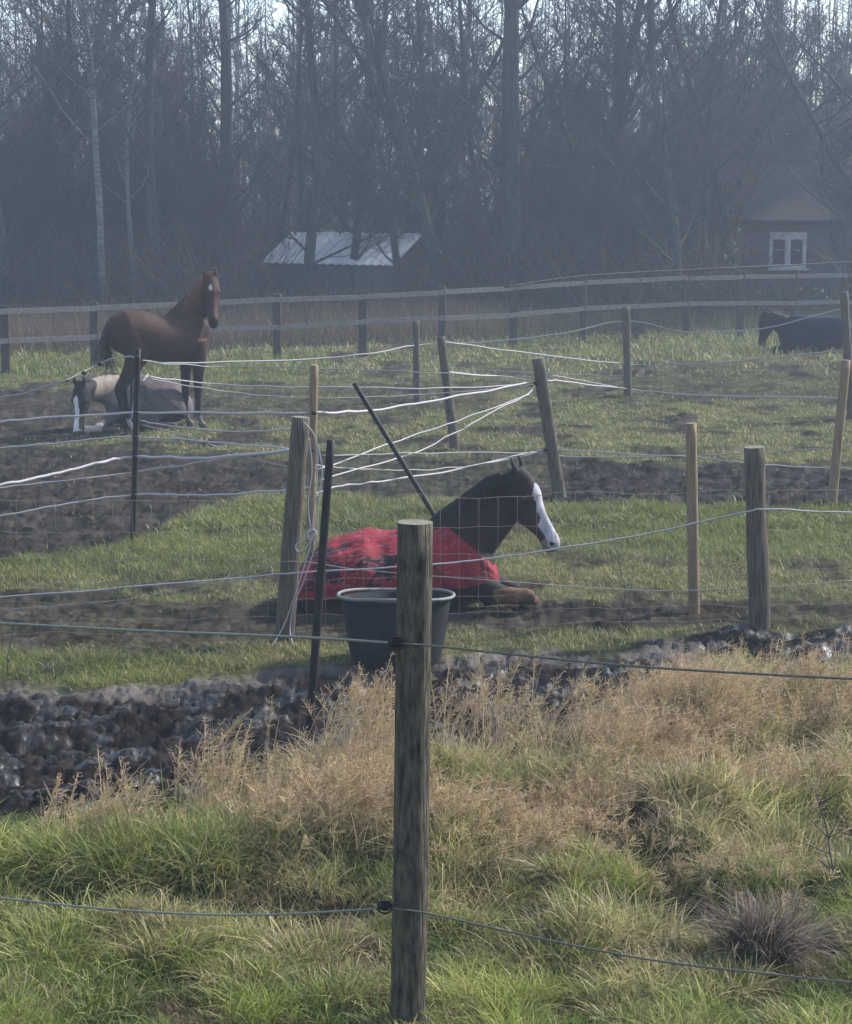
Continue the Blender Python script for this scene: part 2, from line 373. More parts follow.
def field_grass():
    m = MB()
    for n, y0, y1, hs, ws in ((230000, 11.0, 20.0, .038, .006), (170000, 18.0, 33.5, .042, .011), (50000, 33, 60, .09, .022)):
        x, y = scatter(n, y0, y1, pw=2)
        mud, heavy, bank, px, py = masks(x, y, base_z(x, y))
        tuft = np.clip(fbm(x * .9, y * .9, 101, 3), -1, 1); t2 = fbm(x * 2.6, y * 2.6, 105, 3)
        lush = lushf(px, py)
        keep = (rng.random(n) > np.clip(mud * 1.25 + heavy, 0, .985)) & (bank < .5) & (rng.random(n) < .62 + .5 * t2 + .4 * lush)
        x, y, t, t2, lush, mud = x[keep], y[keep], tuft[keep], t2[keep], lush[keep], mud[keep]; k = len(x)
        z = full_z(x, y)
        g = np.clip(.30 + .6 * lush + .5 * t + rng.normal(0, .15, k), 0, 1)
        c = mixc(np.tile(OLIVE * .85, (k, 1)), np.tile(LIME * .70, (k, 1)), g); c = mixc(c, np.tile(GREEN * 1.1, (k, 1)), lush * .25); c = mixc(c, np.tile(STRAW, (k, 1)), np.clip(rng.random(k) * .75 - .2 - .25 * lush, 0, 1))
        c *= rng.uniform(.7, 1.25, k)[:, None]
        h = hs * rng.uniform(.4, 1.4, k) * (1 + .9 * lush * np.clip(.6 + t2, 0, 2) + .6 * np.clip(t2, 0, 1)) * (1 - .4 * mud)
        blades(m, x, y, z, h, ws * rng.uniform(.7, 1.4, k), rng.uniform(0, 6.283, k), rng.uniform(.1, 1.2, k), c, 2)
    m.build('grass', M_grass, kind='stuff', label='short grazed grass over the paddocks')
field_grass()

def bank_grass():
    m = MB()
    # turf filler
    n = 520000; x, y = scatter(n, 4.6, 13.5, pw=2, ext=2.4)
    mud, heavy, bank, px, py = masks(x, y, base_z(x, y))
    keep = bank > .45 + .3 * (rng.random(n) - .5)
    x, y, px, py = x[keep], y[keep], px[keep], py[keep]; k = len(x); z = full_z(x, y)
    a = fbm(x * 1.1, y * 1.1, 111, 3); b = fbm(x * 2.7, y * 2.7, 117, 3)
    # dryness: straw toward the top of the bank and right, green toward bottom left
    dry = np.clip(.14 + .5 * sstep(880, 740, py) * sstep(180, 300, px) + .16 * sstep(300, 700, px) - .35 * sstep(900, 1010, py) * sstep(500, 100, px) + .75 * a + rng.normal(0, .12, k), 0, 1)
    brown = np.clip(fbm(x * 2.0, y * 2.0, 121, 3) * 2.6 - .30, 0, 1)
    gcol = mixc(np.tile(GREEN, (k, 1)), np.tile(LIME, (k, 1)), np.clip(.5 + .7 * b + rng.normal(0, .2, k), 0, 1))
    c = mixc(gcol, mixc(np.tile(STRAW, (k, 1)), np.tile(PINK, (k, 1)), rng.random(k)), dry * rng.uniform(.5, 1.2, k).clip(0, 1))
    c *= (rng.uniform(.5, 1.35, k) * (1 + .35 * np.clip(b, -1, 1)))[:, None]
    c = mixc(c, np.tile(BROWN * .8, (k, 1)), brown * rng.uniform(.3, 1, k))
    h = (1 - .6 * brown) * rng.uniform(.025, .095, k) * (1 + .8 * np.clip(b, -.5, 1)) * (1 + .5 * sstep(960, 800, py))
    blades(m, x, y, z, h, rng.uniform(.0025, .0055, k), rng.uniform(0, 6.283, k), rng.uniform(.2, 1.35, k), c, 3)
    # tussocks: blades fan out of a small crown
    T = []
    named = [(70, 880, .16, .24, .15), (130, 884, .19, .26, .08), (195, 882, .19, .27, .10), (255, 868, .16, .24, .30), (240, 884, .14, .2, .2),
             (310, 960, .13, .18, .5), (60, 950, .16, .22, .1), (160, 955, .14, .18, .5), (330, 1000, .12, .16, .15), (450, 870, .18, .30, .35), (470, 900, .15, .24, .7),
             (640, 930, .14, .22, .55), (560, 960, .16, .22, .35), (640, 760, .2, .34, .8), (700, 740, .22, .36, .55), (740, 745, .2, .32, .3), (800, 735, .2, .3, .35), (835, 720, .2, .36, .3),
             (540, 800, .17, .3, .35), (790, 850, .15, .25, .5), (830, 800, .18, .26, .45), (690, 830, .14, .22, .6), (250, 985, .1, .14, .2), (720, 990, .12, .15, .4), (500, 1000, .1, .13, .4)]
    for (a1, b1, r, hh, d) in named:
        p = G(a1, b1); T.append((p.x, p.y, r, hh, d))
    for _ in range(240):
        a1 = rng.uniform(-620, 1470); lo = I(a1, [0, 100, 200, 300, 450, 600, 680, 852], [846, 824, 808, 788, 772, 738, 700, 692])
        b1 = rng.uniform(lo + 8, 1060); p = G(a1, b1)
        f = (b1 - lo) / (1024 - lo)
        T.append((p.x, p.y, rng.uniform(.05, .14), rng.uniform(.20, .34) * (1 - .55 * min(f * 1.6, 1)) * (.62 if a1 < 280 and f < .25 else (.6 if 420 < a1 < 620 and f < .3 else 1)) * .9, np.clip(rng.normal(.20 + .45 * (a1 > 210) * (1 - f), .22), 0, 1)))
    for (tx, ty, r, hh, d) in T:
        n = int(300 + 5200 * r * r * 8 * .7); rr = r * np.sqrt(rng.random(n)); aa = rng.uniform(0, 6.283, n)
        x = tx + rr * np.cos(aa); y = ty + rr * np.sin(aa); z = full_z(x, y) - .01
        dr = np.clip(d + rng.normal(0, .22, n), 0, 1)
        # dead thatch low and outside, live blades in the middle
        c = mixc(mixc(np.tile(GREEN, (n, 1)), np.tile(LIME * 1.05, (n, 1)), rng.random(n)), mixc(np.tile(STRAW, (n, 1)), np.tile(BROWN, (n, 1)), rng.random(n)), np.clip(dr * 1.1 + .25 * (rr / r > .75), 0, 1))
        c *= rng.uniform(.55, 1.4, n)[:, None] * rng.uniform(.8, 1.15)
        wind = .5
        az = aa + rng.normal(0, 1.3, n)
        blades(m, x, y, z, hh * .78 * rng.uniform(.3, 1.2, n), rng.uniform(.003, .0065, n), az, np.clip(.15 + .8 * rr / r * rng.uniform(.1, 1.3, n) + (rng.random(n) < .22) * .8, 0, 1.45), c, 4, rng.uniform(.3, 1.0, n), rng.uniform(0, .35, n))
    m.build('bank_grass', M_grass, kind='stuff', label='long green and yellowed grass on the bank')
    # dry feathery grass
    m = MB(); n = 15000
    spots = []
    def patch(x0, y0, x1, y1, k, hh):
        for _ in range(k):
            t = rng.random(); a1 = x0 + (x1 - x0) * t + rng.normal(0, 18); b1 = y0 + (y1 - y0) * t + rng.normal(0, 13)
            p = G(a1, b1); spots.append((p.x, p.y, hh * rng.uniform(.6, 1.15)))
    patch(290, 840, 420, 825, 620, .28); patch(250, 855, 420, 855, 260, .22); patch(430, 840, 600, 820, 520, .19); patch(430, 850, 560, 860, 260, .20)
    patch(600, 775, 720, 745, 600, .30); patch(620, 740, 720, 715, 260, .28); patch(720, 740, 852, 725, 260, .26); patch(640, 800, 840, 800, 160, .2)
    patch(440, 765, 560, 755, 50, .36); patch(190, 810, 260, 810, 50, .32); patch(40, 860, 130, 850, 60, .26); patch(600, 870, 800, 910, 60, .13)
    patch(340, 790, 400, 790, 90, .38); patch(455, 735, 480, 735, 22, .34); patch(205, 812, 212, 812, 22, .34); patch(760, 720, 850, 700, 60, .28)
    S = np.array(spots); n = len(S); x, y, h = S[:, 0], S[:, 1], S[:, 2]; z = full_z(x, y)
    az = rng.normal(0.2, 1.0, n); lean = np.abs(rng.normal(.35, .3, n)).clip(0, 1.3)
    c = mixc(np.tile(STRAW, (n, 1)), np.tile(PINK, (n, 1)), rng.random(n)) * rng.uniform(.8, 1.2, n)[:, None]
    for rep in range(2):
        blades(m, x + rng.normal(0, .01, n), y + rng.normal(0, .01, n), z, h * rng.uniform(.5, 1, n), np.full(n, .003), az + rng.normal(0, .8, n), np.clip(lean * 1.4, 0, 1.3), c, 4)
    # stems with panicles
    ca, sa = np.cos(az), np.sin(az); prev = np.stack([x, y, z], 1)
    P3 = lambda t: np.stack([x + ca * h * lean * (t * .5 + .6 * t * t), y + sa * h * lean * (t * .5 + .6 * t * t), z + h * t * np.sqrt(np.clip(1 - (lean * .55 * t) ** 2, .1, 1))], 1)
    for k in range(1, 5):
        q = P3(k / 4); m.segs(prev, q, np.full(n, .0016), np.full(n, .0013), 3, c); prev = q
    for k in range(26):
        t = rng.uniform(.62, 1.03, n); a = P3(t); e = rng.normal(0, 1, (n, 3)); e[:, 2] = np.abs(e[:, 2]) * 1.6 + .2; e[:, 0] += .5
        e /= np.linalg.norm(e, axis=1)[:, None]; L = (rng.uniform(.015, .045, n) * (1.15 - t) / .3)[:, None]
        m.segs(a, a + e * L + np.array([[0, 0, -.004]]), np.full(n, .0007), np.full(n, .0011), 3, c * rng.uniform(.85, 1.15, n)[:, None])
    m.build('dry_grass', M_dry, kind='stuff', label='dry feathery straw-coloured grass along the top of the bank')
bank_grass()

# ------------------------------------------------------------------ trees
def tree_mesh(seed, H, r0, lean=(0, 0), limb_start=.12, nl=26, fork=None, spread=1.0, twigs=8, birch=False, up=.7):
    rd = random.Random(seed); T = MB(); p0, p1, ra, rb = [], [], [], []
    def path(p, d, L, n, wig, upw=0.0):
        pts = [p.copy()]; d = d.normalized()
        for i in range(n):
            d = (d + Vector((rd.gauss(0, wig), rd.gauss(0, wig), rd.gauss(0, wig) + upw))).normalized()
            p = p + d * (L / n); pts.append(p.copy())
        return pts, d
    def twig(p, d, L, r):
        pts, _ = path(p, d, L, 3, .22, .05)
        for i in range(3):
            p0.append(pts[i]); p1.append(pts[i + 1]); ra.append(r * (1 - i * .28)); rb.append(r * (1 - (i + 1) * .28))
        return pts
    def branch(p, d, L, r):
        n = 5; pts, _ = path(p, d, L, n, .16, .06)
        for i in range(n):
            p0.append(pts[i]); p1.append(pts[i + 1]); ra.append(r * (1 - i / n * .7)); rb.append(r * (1 - (i + 1) / n * .7))
        for k in range(twigs):
            t = rd.uniform(.15, 1) * n; i = min(int(t), n - 1); q = pts[i].lerp(pts[i + 1], t - i)
            dd = (pts[i + 1] - pts[i]).normalized() + Vector((rd.gauss(0, .7), rd.gauss(0, .7), rd.gauss(.15, .5)))
            tp = twig(q, dd, L * rd.uniform(.25, .6), .0075)
            for _ in range(2):
                dd2 = dd + Vector((rd.gauss(0, .7), rd.gauss(0, .7), rd.gauss(.1, .5)))
                twig(tp[rd.choice((1, 2))], dd2, L * rd.uniform(.12, .3), .0055)
    stems = [(Vector((0, 0, -.3)), Vector((lean[0], lean[1], 1)), H, r0)]
    if fork:
        for (fz, fd, fl, fr) in fork: stems.append((None, Vector(fd), fl, fr, fz))
    main = None
    for s in stems:
        if s[0] is None:
            i = min(range(len(main)), key=lambda k: abs(main[k].z - s[4])); p = main[i]
        else: p = s[0]
        n = 14; pts, _ = path(p, s[1], s[2], n, .045, .03)
        if main is None: main = pts
        rad = [s[3] * ((1 - i / n) ** .8 * .93 + .07) for i in range(n + 1)]
        if s[0] is not None: rad[0] *= 1.35
        T.tube(pts, rad, 9, cap=False)
        k_n = int(nl * s[2] / H)
        for k in range(k_n):
            t = (limb_start if s[0] is not None else .1) + (1 - limb_start) * ((k + rd.random()) / k_n) ** 1.1; t = min(t, .985) * n
            i = int(t); q = pts[i].lerp(pts[i + 1], t - i); az = rd.uniform(0, 6.283)
            rr = rad[i]; L = (.9 + 2.6 * (1 - t / n)) * spread * rd.uniform(.6, 1.2) * (s[2] / 12) ** .4
            d = Vector((math.cos(az), math.sin(az), up * rd.uniform(.4, 1.6)))
            lp, _ = path(q, d, L, 6, .12, .1); lr = min(rr * .45, .045) * rd.uniform(.6, 1)
            T.tube(lp, [lr * (1 - j / 6 * .8) + .004 for j in range(7)], 5, cap=False)
            for b in range(7):
                tt = rd.uniform(.15, 1) * 6; j = min(int(tt), 5); qq = lp[j].lerp(lp[j + 1], tt - j)
                dd = (lp[j + 1] - lp[j]).normalized() + Vector((rd.gauss(0, .55), rd.gauss(0, .55), rd.gauss(.15, .4)))
                branch(qq, dd, L * rd.uniform(.25, .5), .013)
    K = MB(); K.segs([tuple(v) for v in p0], [tuple(v) for v in p1], ra, rb, 3)
    return T.mesh('trunk'), K.mesh('crown')
protos = {}
def proto(key, bark, tw, **kw):
    a, b = tree_mesh(**kw); a.materials.append(bark); b.materials.append(tw); protos[key] = (a, b)
proto('tall', M_bark, M_twig, seed=1, H=16, r0=.27, nl=30, limb_start=.16)
proto('tall_b', M_bark, M_twig, seed=2, H=15, r0=.17, nl=34, limb_start=.12, lean=(.04, 0))
proto('thin', M_bark, M_twig, seed=3, H=12, r0=.10, nl=34, limb_start=.1, spread=.8)
proto('thin_b', M_bark, M_twigred, seed=4, H=11, r0=.08, nl=36, limb_start=.08, spread=.75, lean=(-.05, 0))
proto('fork', M_bark, M_twig, seed=5, H=14, r0=.21, nl=22, limb_start=.2, lean=(-.14, 0), fork=[(3.6, (.75, .1, .8), 7, .11), (4.6, (-.5, -.1, 1), 7, .10)])
proto('bushy', M_bark, M_twig, seed=6, H=9, r0=.10, nl=40, limb_start=.04, spread=1.1, fork=[(.6, (.5, .1, 1), 7, .07), (.8, (-.5, .2, 1), 7, .07), (.5, (.1, -.4, 1), 6.5, .06)], up=1.0)
proto('bushy_red', M_bark, M_twigred, seed=8, H=8, r0=.08, nl=38, limb_start=.04, spread=1.0, fork=[(.5, (.4, .1, 1), 6, .06), (.6, (-.4, .2, 1), 6.5, .06)], up=1.1)
proto('birch', M_birch, M_twig, seed=9, H=14, r0=.09, nl=30, limb_start=.28, spread=.7)
def tree(px, D, key, scale=1.0, rz=None, label='', name='bare_tree', group='bare trees of the wood', z=None):
    x = P(px, 300, D).x; zz = gz(x, D) - .05 if z is None else z
    r = empty(name, (x, D, zz), random.uniform(0, 6.28) if rz is None else rz, label, 'tree', group)
    r.scale = (scale, scale, scale * 1.0)
    for nm, me in zip(('trunk', 'crown'), protos[key]):
        c = bpy.data.objects.new(nm, me); col_main.objects.link(c); c.parent = r
feat = [
 (508, 47.5, 'tall', .98, .3, 'thickest dark straight trunk in the middle of the wood'),
 (452, 48, 'fork', .85, 0, 'leaning dark tree that forks, left of the thickest trunk'),
 (303, 49, 'tall_b', .85, 1, 'dark upright trunk rising behind the shed with the pale roof'),
 (228, 50, 'tall', .8, 2, 'tall bare tree rising behind the head of the chestnut horse'),
 (105, 46.5, 'birch', 1.0, 1, 'pale grey birch trunk behind the rail fence, left of the chestnut horse'),
 (134, 47.5, 'birch', .7, 3, 'thinner pale trunk just right of the pale birch'),
 (14, 48, 'tall_b', 1.0, 4, 'dark upright tree at the far left of the wood'),
 (62, 50, 'thin', 1.1, 5, 'slender dark tree between the far left tree and the pale birch'),
 (165, 48, 'tall_b', .9, 2.5, 'upright bare tree above the back of the chestnut horse'),
 (352, 50, 'thin', 1.1, 0, 'slender tree with its trunk crossing the pale shed roof'),
 (398, 48, 'thin', 1.0, 3.3, 'slender tree in front of the right end of the pale shed roof'),
 (566, 49, 'fork', .85, 2.4, 'forked bare tree right of the thickest trunk'),
 (612, 51, 'tall_b', .95, 1.4, 'straight bare tree midway between thickest trunk and cottage'),
 (680, 47, 'thin', 1.25, 2.2, 'tall slender tree with a clear dark stem left of the cottage'),
 (708, 49, 'thin_b', 1.2, .8, 'slender reddish tree close beside the clear dark stem'),
 (742, 50, 'fork', .75, .5, 'forked tree leaning at the left edge of the cottage'),
 (822, 46.5, 'fork', .8, 3.0, 'crooked leaning tree standing in front of the cottage right of its window'),
 (848, 49, 'tall_b', 1.1, 0, 'dark upright tree at the far right of the wood'),
]
for (px, D, k, s, rz, lb) in feat: tree(px, D, k, s, rz, lb)
for i in range(24):
    px = -60 + i * 41 + random.uniform(-14, 14); D = random.uniform(51, 56)
    if 745 < px < 850: D = 58
    tree(px, D, random.choice(['thin', 'thin_b', 'thin', 'bushy', 'bushy_red']) if not 150 < px < 270 else 'bushy_red', random.uniform(.8, 1.15), None,
         'one of the slim bare trees crowded just inside the wood edge', group='slim trees inside the wood edge')
for i in range(36):
    px = -120 + i * 31 + random.uniform(-12, 12); D = random.uniform(60, 82)
    tree(px, D, random.choice(['thin_b', 'thin', 'bushy', 'fork', 'bushy_red']), random.uniform(.85, 1.15), None,
         'one of the faint bare trees deep in the misty wood', group='faint trees deep in the wood')
for i in range(20):
    px = -50 + i * 49 + random.uniform(-16, 16); D = random.uniform(47.5, 50.5)
    if 250 < px < 450 or 745 < px < 852: continue
    tree(px, D, random.choice(['bushy', 'bushy_red', 'bushy']), random.uniform(.4, .62), None,
         'one of the low twiggy bushes along the edge of the wood', name='twiggy_bush', group='low bushes at the wood edge')

def far_wood():
    m = MB()
    n = 420; x = rng.uniform(-34, 34, n); y = rng.uniform(84, 120, n); h = rng.uniform(9, 17, n); z = np.full(n, -.6)
    top = np.stack([x + rng.normal(0, .6, n), y, z + h], 1)
    m.segs(np.stack([x, y, z], 1), top, rng.uniform(.03, .09, n), np.full(n, .02), 4)
    k = 30000; i = rng.integers(0, n, k); t = rng.uniform(.06, 1, k)
    base = np.stack([x[i], y[i], z[i]], 1) + t[:, None] * (top[i] - np.stack([x[i], y[i], z[i]], 1)) + rng.normal(0, .5, (k, 3)) * np.array([1, 1, .3])
    d = rng.normal(0, 1, (k, 3)); d[:, 2] = np.abs(d[:, 2]) * .9 + .3; d /= np.linalg.norm(d, axis=1)[:, None]
    m.segs(base, base + d * rng.uniform(.5, 1.9, k)[:, None], np.full(k, .016), np.full(k, .007), 3)
    m.build('far_woods', M_twig, kind='stuff', label='far-off bare woods fading into haze')
far_wood()
def undergrowth():
    m = MB()
    n = 52000; px = rng.uniform(-120, 980, n); D = rng.uniform(45.5, 62, n); x = (px - 426) / F * D
    hmax = (1.1 + 1.3 * np.clip(fbm(x * .35, D * .35, 201, 3) + .55, 0, 1.7)) * sstep(44.5, 49, D)
    clear = ((px > 255) & (px < 450) & (D < 52)) | ((px > 740) & (px < 870) & (D < 53))
    hmax = np.where(clear, .6, hmax)
    z = -.5 + rng.random(n) ** .8 * (hmax + .5)
    z = np.maximum(z, base_z(x, D))
    c = mixc(np.tile(np.array([.030, .060, .042]), (n, 1)), np.tile(np.array([.085, .06, .05]), (n, 1)), np.clip(fbm(x * .3, D * .3, 207, 2) * .9 + .25, 0, 1)) * rng.uniform(.6, 1.4, n)[:, None]
    s = rng.uniform(.03, .085, n); a = rng.normal(0, 1, (n, 3)); a /= np.linalg.norm(a, axis=1)[:, None]; b = np.cross(a, rng.normal(0, 1, (n, 3))); b /= np.linalg.norm(b, axis=1)[:, None]
    p = np.stack([x, D, z], 1); S = s[:, None]
    V = np.stack([p - a * S, p + b * S * .6, p + a * S, p - b * S * .6], 1).reshape(-1, 3)
    m.add(V, np.arange(n * 4).reshape(-1, 4), None, np.repeat(c, 4, axis=0))
    k = 16000; px = rng.uniform(-120, 980, k); D = rng.uniform(45.2, 60, k); x = (px - 426) / F * D
    z = base_z(x, D); d = rng.normal(0, .45, (k, 3)); d[:, 2] = 1; L = rng.uniform(.5, 2.4, k) * np.where(((px > 255) & (px < 450) & (D < 52)) | ((px > 740) & (px < 870) & (D < 53)), .4, 1)
    p0 = np.stack([x, D, z], 1); p1 = p0 + d * L[:, None]
    cc = mixc(np.tile(np.array([.045, .055, .05]), (k, 1)), np.tile(np.array([.10, .072, .065]), (k, 1)), rng.random(k))
    m.segs(p0, p1, np.full(k, .012), np.full(k, .005), 3, cc)
    m.build('undergrowth', M_leaf, kind='stuff', label='dark brambly undergrowth under the trees')
    m = MB(); k = 16000; t = rng.random(k); px = -60 + 960 * t; Dl = 36.2 + (px / 852) * 7.5 + rng.uniform(.3, 5, k)
    x = (px - 426) / F * Dl; z = base_z(x, Dl)
    hh = rng.uniform(.25, .85, k) * (1.05 - .45 * sstep(430, 600, px)); c = mixc(np.tile(np.array([.20, .13, .10]), (k, 1)), np.tile(np.array([.11, .12, .06]), (k, 1)), np.clip(rng.random(k) * .7 + .5 * sstep(350, 700, px), 0, 1)) * rng.uniform(.5, 1.1, k)[:, None]
    blades(m, x, Dl, z, hh, rng.uniform(.008, .022, k), rng.uniform(0, 6.28, k), rng.uniform(0, .7, k), c, 2)
    m.build('weeds', M_dry, kind='stuff', label='rough brown weeds behind the rail fence')
undergrowth()

# ------------------------------------------------------------------ shed and cottage
def shed():
    Lx, W, hw, rh = 3.4, 2.6, 1.55, .62
    c = P(391, 262, 49.5); z0 = c.z - hw
    r = empty('shed', (c.x, c.y, z0), R(-28), 'low shed with a shiny pale sheet roof half hidden among bare trunks', 'shed')
    # local: long wall runs to -x, gable side along +y
    def child(m, nm, mt): o = m.build(nm, mt, smooth=False); return localize(o, r)
    m = MB()
    v = [(-Lx, 0, 0), (0, 0, 0), (0, W, 0), (-Lx, W, 0), (-Lx, 0, hw), (0, 0, hw), (0, W, hw), (-Lx, W, hw), (0, W / 2, hw + rh), (-Lx, W / 2, hw + rh)]
    m.add(v, [(0, 1, 5, 4), (1, 2, 6, 5), (2, 3, 7, 6), (3, 0, 4, 7)], [(5, 6, 8), (7, 4, 9)]); child(m, 'wall', M_wallg)
    m = MB(); n = 34
    for side in (0, 1):
        y0, y1 = (-.18, W / 2) if side == 0 else (W + .18, W / 2)
        zz0 = hw - .18 * rh / (W / 2) + .03
        xs = np.linspace(-Lx - .12, .12, n); k = .012 * np.cos(np.arange(n) * np.pi)
        A = np.stack([xs, np.full(n, y0), zz0 + k], 1); B = np.stack([xs, np.full(n, y1), hw + rh + .03 + k], 1)
        A2 = A - [0, 0, .02]; B2 = B - [0, 0, .02]
        i = np.arange(n - 1); m.add(np.vstack([A, B, A2, B2]), np.vstack([np.stack([i, i + 1, n + i + 1, n + i], 1), np.stack([2 * n + i, 3 * n + i, 3 * n + i + 1, 2 * n + i + 1], 1), np.stack([i, 2 * n + i, 2 * n + i + 1, i + 1], 1)]))
    roof = child(m, 'roof', M_roof)
    m = MB()
    for s in (0, 1):
        y0 = -.2 if s == 0 else W + .2
        m.tube([(.14, y0, hw - .07), (.14, W / 2, hw + rh + .02)], .035, 4)
    child(m, 'barge_board', M_white)
shed()
def cottage():
    D = 51.0; p = P(735, 300, D); x1 = P(900, 300, D).x; zb = gz(p.x, D) - .1
    ztop = P(780, 218, D).z
    r = empty('cottage', (p.x, D, zb), 0, 'small brown cottage with a white framed window behind the trees', 'cottage')
    W = x1 - p.x; H = ztop - zb; dp = 3.0
    def child(m, nm, mt, par=None): o = m.build(nm, mt, smooth=False); return localize(o, par or r)
    wx0, wx1 = P(769, 250, D).x - p.x, P(806, 250, D).x - p.x; wz0, wz1 = P(780, 268, D).z - zb, P(780, 232, D).z - zb
    m = MB()
    # wall with a real opening
    for (a, b, c0, c1) in ((0, wx0, 0, H), (wx1, W, 0, H), (wx0, wx1, 0, wz0), (wx0, wx1, wz1, H)):
        m.box(((a + b) / 2, .1, (c0 + c1) / 2), (b - a, .2, c1 - c0))
    m.box((.1, dp / 2 + .1, H / 2), (.2, dp - .2, H)); m.box((W - .1, dp / 2 + .1, H / 2), (.2, dp - .2, H)); m.box((W / 2, dp + .1, H / 2), (W, .2, H))
    child(m, 'wall', M_brick)
    m = MB(); rh = 1.3
    v = [(-.25, -.3, H - .05), (W + .25, -.3, H - .05), (W + .25, dp / 2, H + rh), (-.25, dp / 2, H + rh), (W + .25, dp + .5, H - .05), (-.25, dp + .5, H - .05)]
    v2 = [(a, b, c - .12) for a, b, c in v]
    m.add(v + v2, [(0, 1, 2, 3), (3, 2, 4, 5), (7, 6, 9, 8), (8, 9, 11, 10), (0, 6, 7, 1), (5, 4, 10, 11)], [(0, 3, 5), (6, 11, 9), (1, 4, 2), (7, 8, 10)]); child(m, 'roof', M_tile)
    wn = empty('window', (0, 0, 0)); wn.parent = r
    cx, cz = (wx0 + wx1) / 2, (wz0 + wz1) / 2; ww, wh = wx1 - wx0, wz1 - wz0
    m = MB(); t = .09
    m.box((wx0 + t / 2, 0, cz), (t, .1, wh)); m.box((wx1 - t / 2, 0, cz), (t, .1, wh)); m.box((cx, 0, wz1 - t), (ww - 2 * t, .1, 2 * t)); m.box((cx, 0, wz0 + t / 2), (ww - 2 * t, .1, t)); m.box((cx, -.01, cz - t / 2), (.13, .1, wh - 3 * t))
    for sx in (-1, 1): m.box((cx + sx * ww * .24, .0, cz), (ww * .2, .03, .02))
    child(m, 'frame', M_white, wn)
    m = MB(); m.box((cx, .04, cz), (ww - .1, .01, wh - .1)); child(m, 'pane', M_glass, wn)
    m = MB(); m.box((cx, -.05, wz0 - .03), (ww + .12, .18, .05)); child(m, 'sill', M_white, wn)
cottage()

# ------------------------------------------------------------------ fences
def post_mesh(base, top, r0, r1, mt, name, parent, capm=None, sides=14, bury=.25, irregular=.06, **tg):
    """round timber; base/top in world coords, mesh built in world coords then parented"""
    b = Vector(base); t = Vector(top); ax = (t - b).normalized(); b0 = b - ax * bury
    n = 16; pts = [b0.lerp(t, k / n) for k in range(n + 1)]
    m = MB(); m.tube(pts, np.linspace(r0, r1, n + 1), sides)
    v = m.v[0]; a = np.arange(len(v)); ctr = np.vstack([np.repeat(np.array([tuple(p) for p in pts]), sides, axis=0), np.array([tuple(pts[0]), tuple(pts[-1])])])
    ang = np.concatenate([np.tile(np.arange(sides), n + 1) / sides * 6.283, [0, 0]])
    sd = random.uniform(0, 50)
    off = 1 + irregular * pnoise(np.cos(ang) * 1.3 + sd, v[:, 2] * 2.0 + np.sin(ang) * 1.3, 5)
    v[:] = ctr + (v - ctr) * off[:, None]
    o = m.build(name, mt, parent, **tg)
    if capm is not None:
        o.data.materials.append(capm); pl = o.data.polygons
        idx = np.zeros(len(pl), int); idx[-sides:] = 1; pl.foreach_set('material_index', idx.astype(np.int32))
        sm = np.ones(len(pl), bool); sm[-sides:] = False; pl.foreach_set('use_smooth', sm)
    return o
def line(parent, pts, rad, mt, name='tape', n=10, sides=5, wob=.0, **tg):
    pts = list(pts)      # strands run on past the frame to the next post
    if pts[0][0] == -60: a, b = pts[0], pts[1]; pts.insert(0, (-330, a[1] + (a[1] - b[1]) * 1.2, a[2] + (a[2] - b[2])))
    if pts[-1][0] == 910: a, b = pts[-1], pts[-2]; pts.append((1180, a[1] + (a[1] - b[1]) * 1.2, a[2] + (a[2] - b[2])))
    w3 = catmull([P(*p) for p in pts], n)
    if wob: w3[:, 2] += wob * pnoise(np.arange(len(w3)) * .35, np.full(len(w3), random.random() * 90)); 
    m = MB(); m.tube(w3, rad, sides); return m.build(name, mt, parent, **tg)
def knob(parent, px, py, D, r, mt=M_black, name='insulator'):
    c = P(px, py, D); m = MB()
    m.tube([c + Vector((-r * 1.2, 0, 0)), c + Vector((-r * .5, -r * .3, 0)), c + Vector((r * .5, -r * .3, 0)), c + Vector((r * 1.2, 0, 0))], [r * .5, r, r, r * .5], 8)
    m.tube([c, c + Vector((0, r * 2.2, 0))], r * .4, 6)
    return m.build(name, mt, parent)

# near fence
gA = G(408, 1026); DA = gA.y
f1 = empty('wire_fence', (gA.x, gA.y, gA.z), 0, 'nearest fence, one thick weathered wooden post carrying two cords', 'fence')
post_mesh(gA, P(415, 522, DA), 18.5 / F * DA, 18.2 / F * DA, M_post, 'post', f1, M_top, sides=28, irregular=.05)
DL, DR = DA * 1.045, DA * .92
line(f1, [(-60, 619, DL * 1.01), (0, 623, DL), (150, 631, DL * .985), (300, 637, DA * 1.01), (395, 643, DA - .065)], .0042, M_cordg, 'cord', label='pale upper cord left of the post')
line(f1, [(395, 643, DA - .065), (434, 646, DA - .07), (500, 653, DA * .975), (620, 665, DA * .95), (760, 674, DA * .93), (910, 681, DA * .91)], .0036, M_cordd, 'cord')
line(f1, [(-60, 893, DL * 1.0), (0, 898, DL * .99), (120, 910, DA * 1.02), (250, 915, DA * 1.01), (388, 908, DA - .065)], .0036, M_cordg, 'cord')
line(f1, [(388, 908, DA - .065), (426, 913, DA - .07), (520, 934, DA * .975), (640, 958, DA * .955), (760, 973, DA * .94), (910, 987, DA * .92)], .0033, M_cordd, 'cord')
for (a, b) in ((396, 643), (385, 906)):
    knob(f1, a, b, DA - .055, .014)
    c = P(a, b, DA - .06); m = MB(); th = np.linspace(0, 9, 30)
    m.tube([c + Vector((.018 * math.cos(t) + .002 * t - .01, -.012, .018 * math.sin(t))) for t in th], .0035, 5); m.build('cord_knot', M_stake, f1)

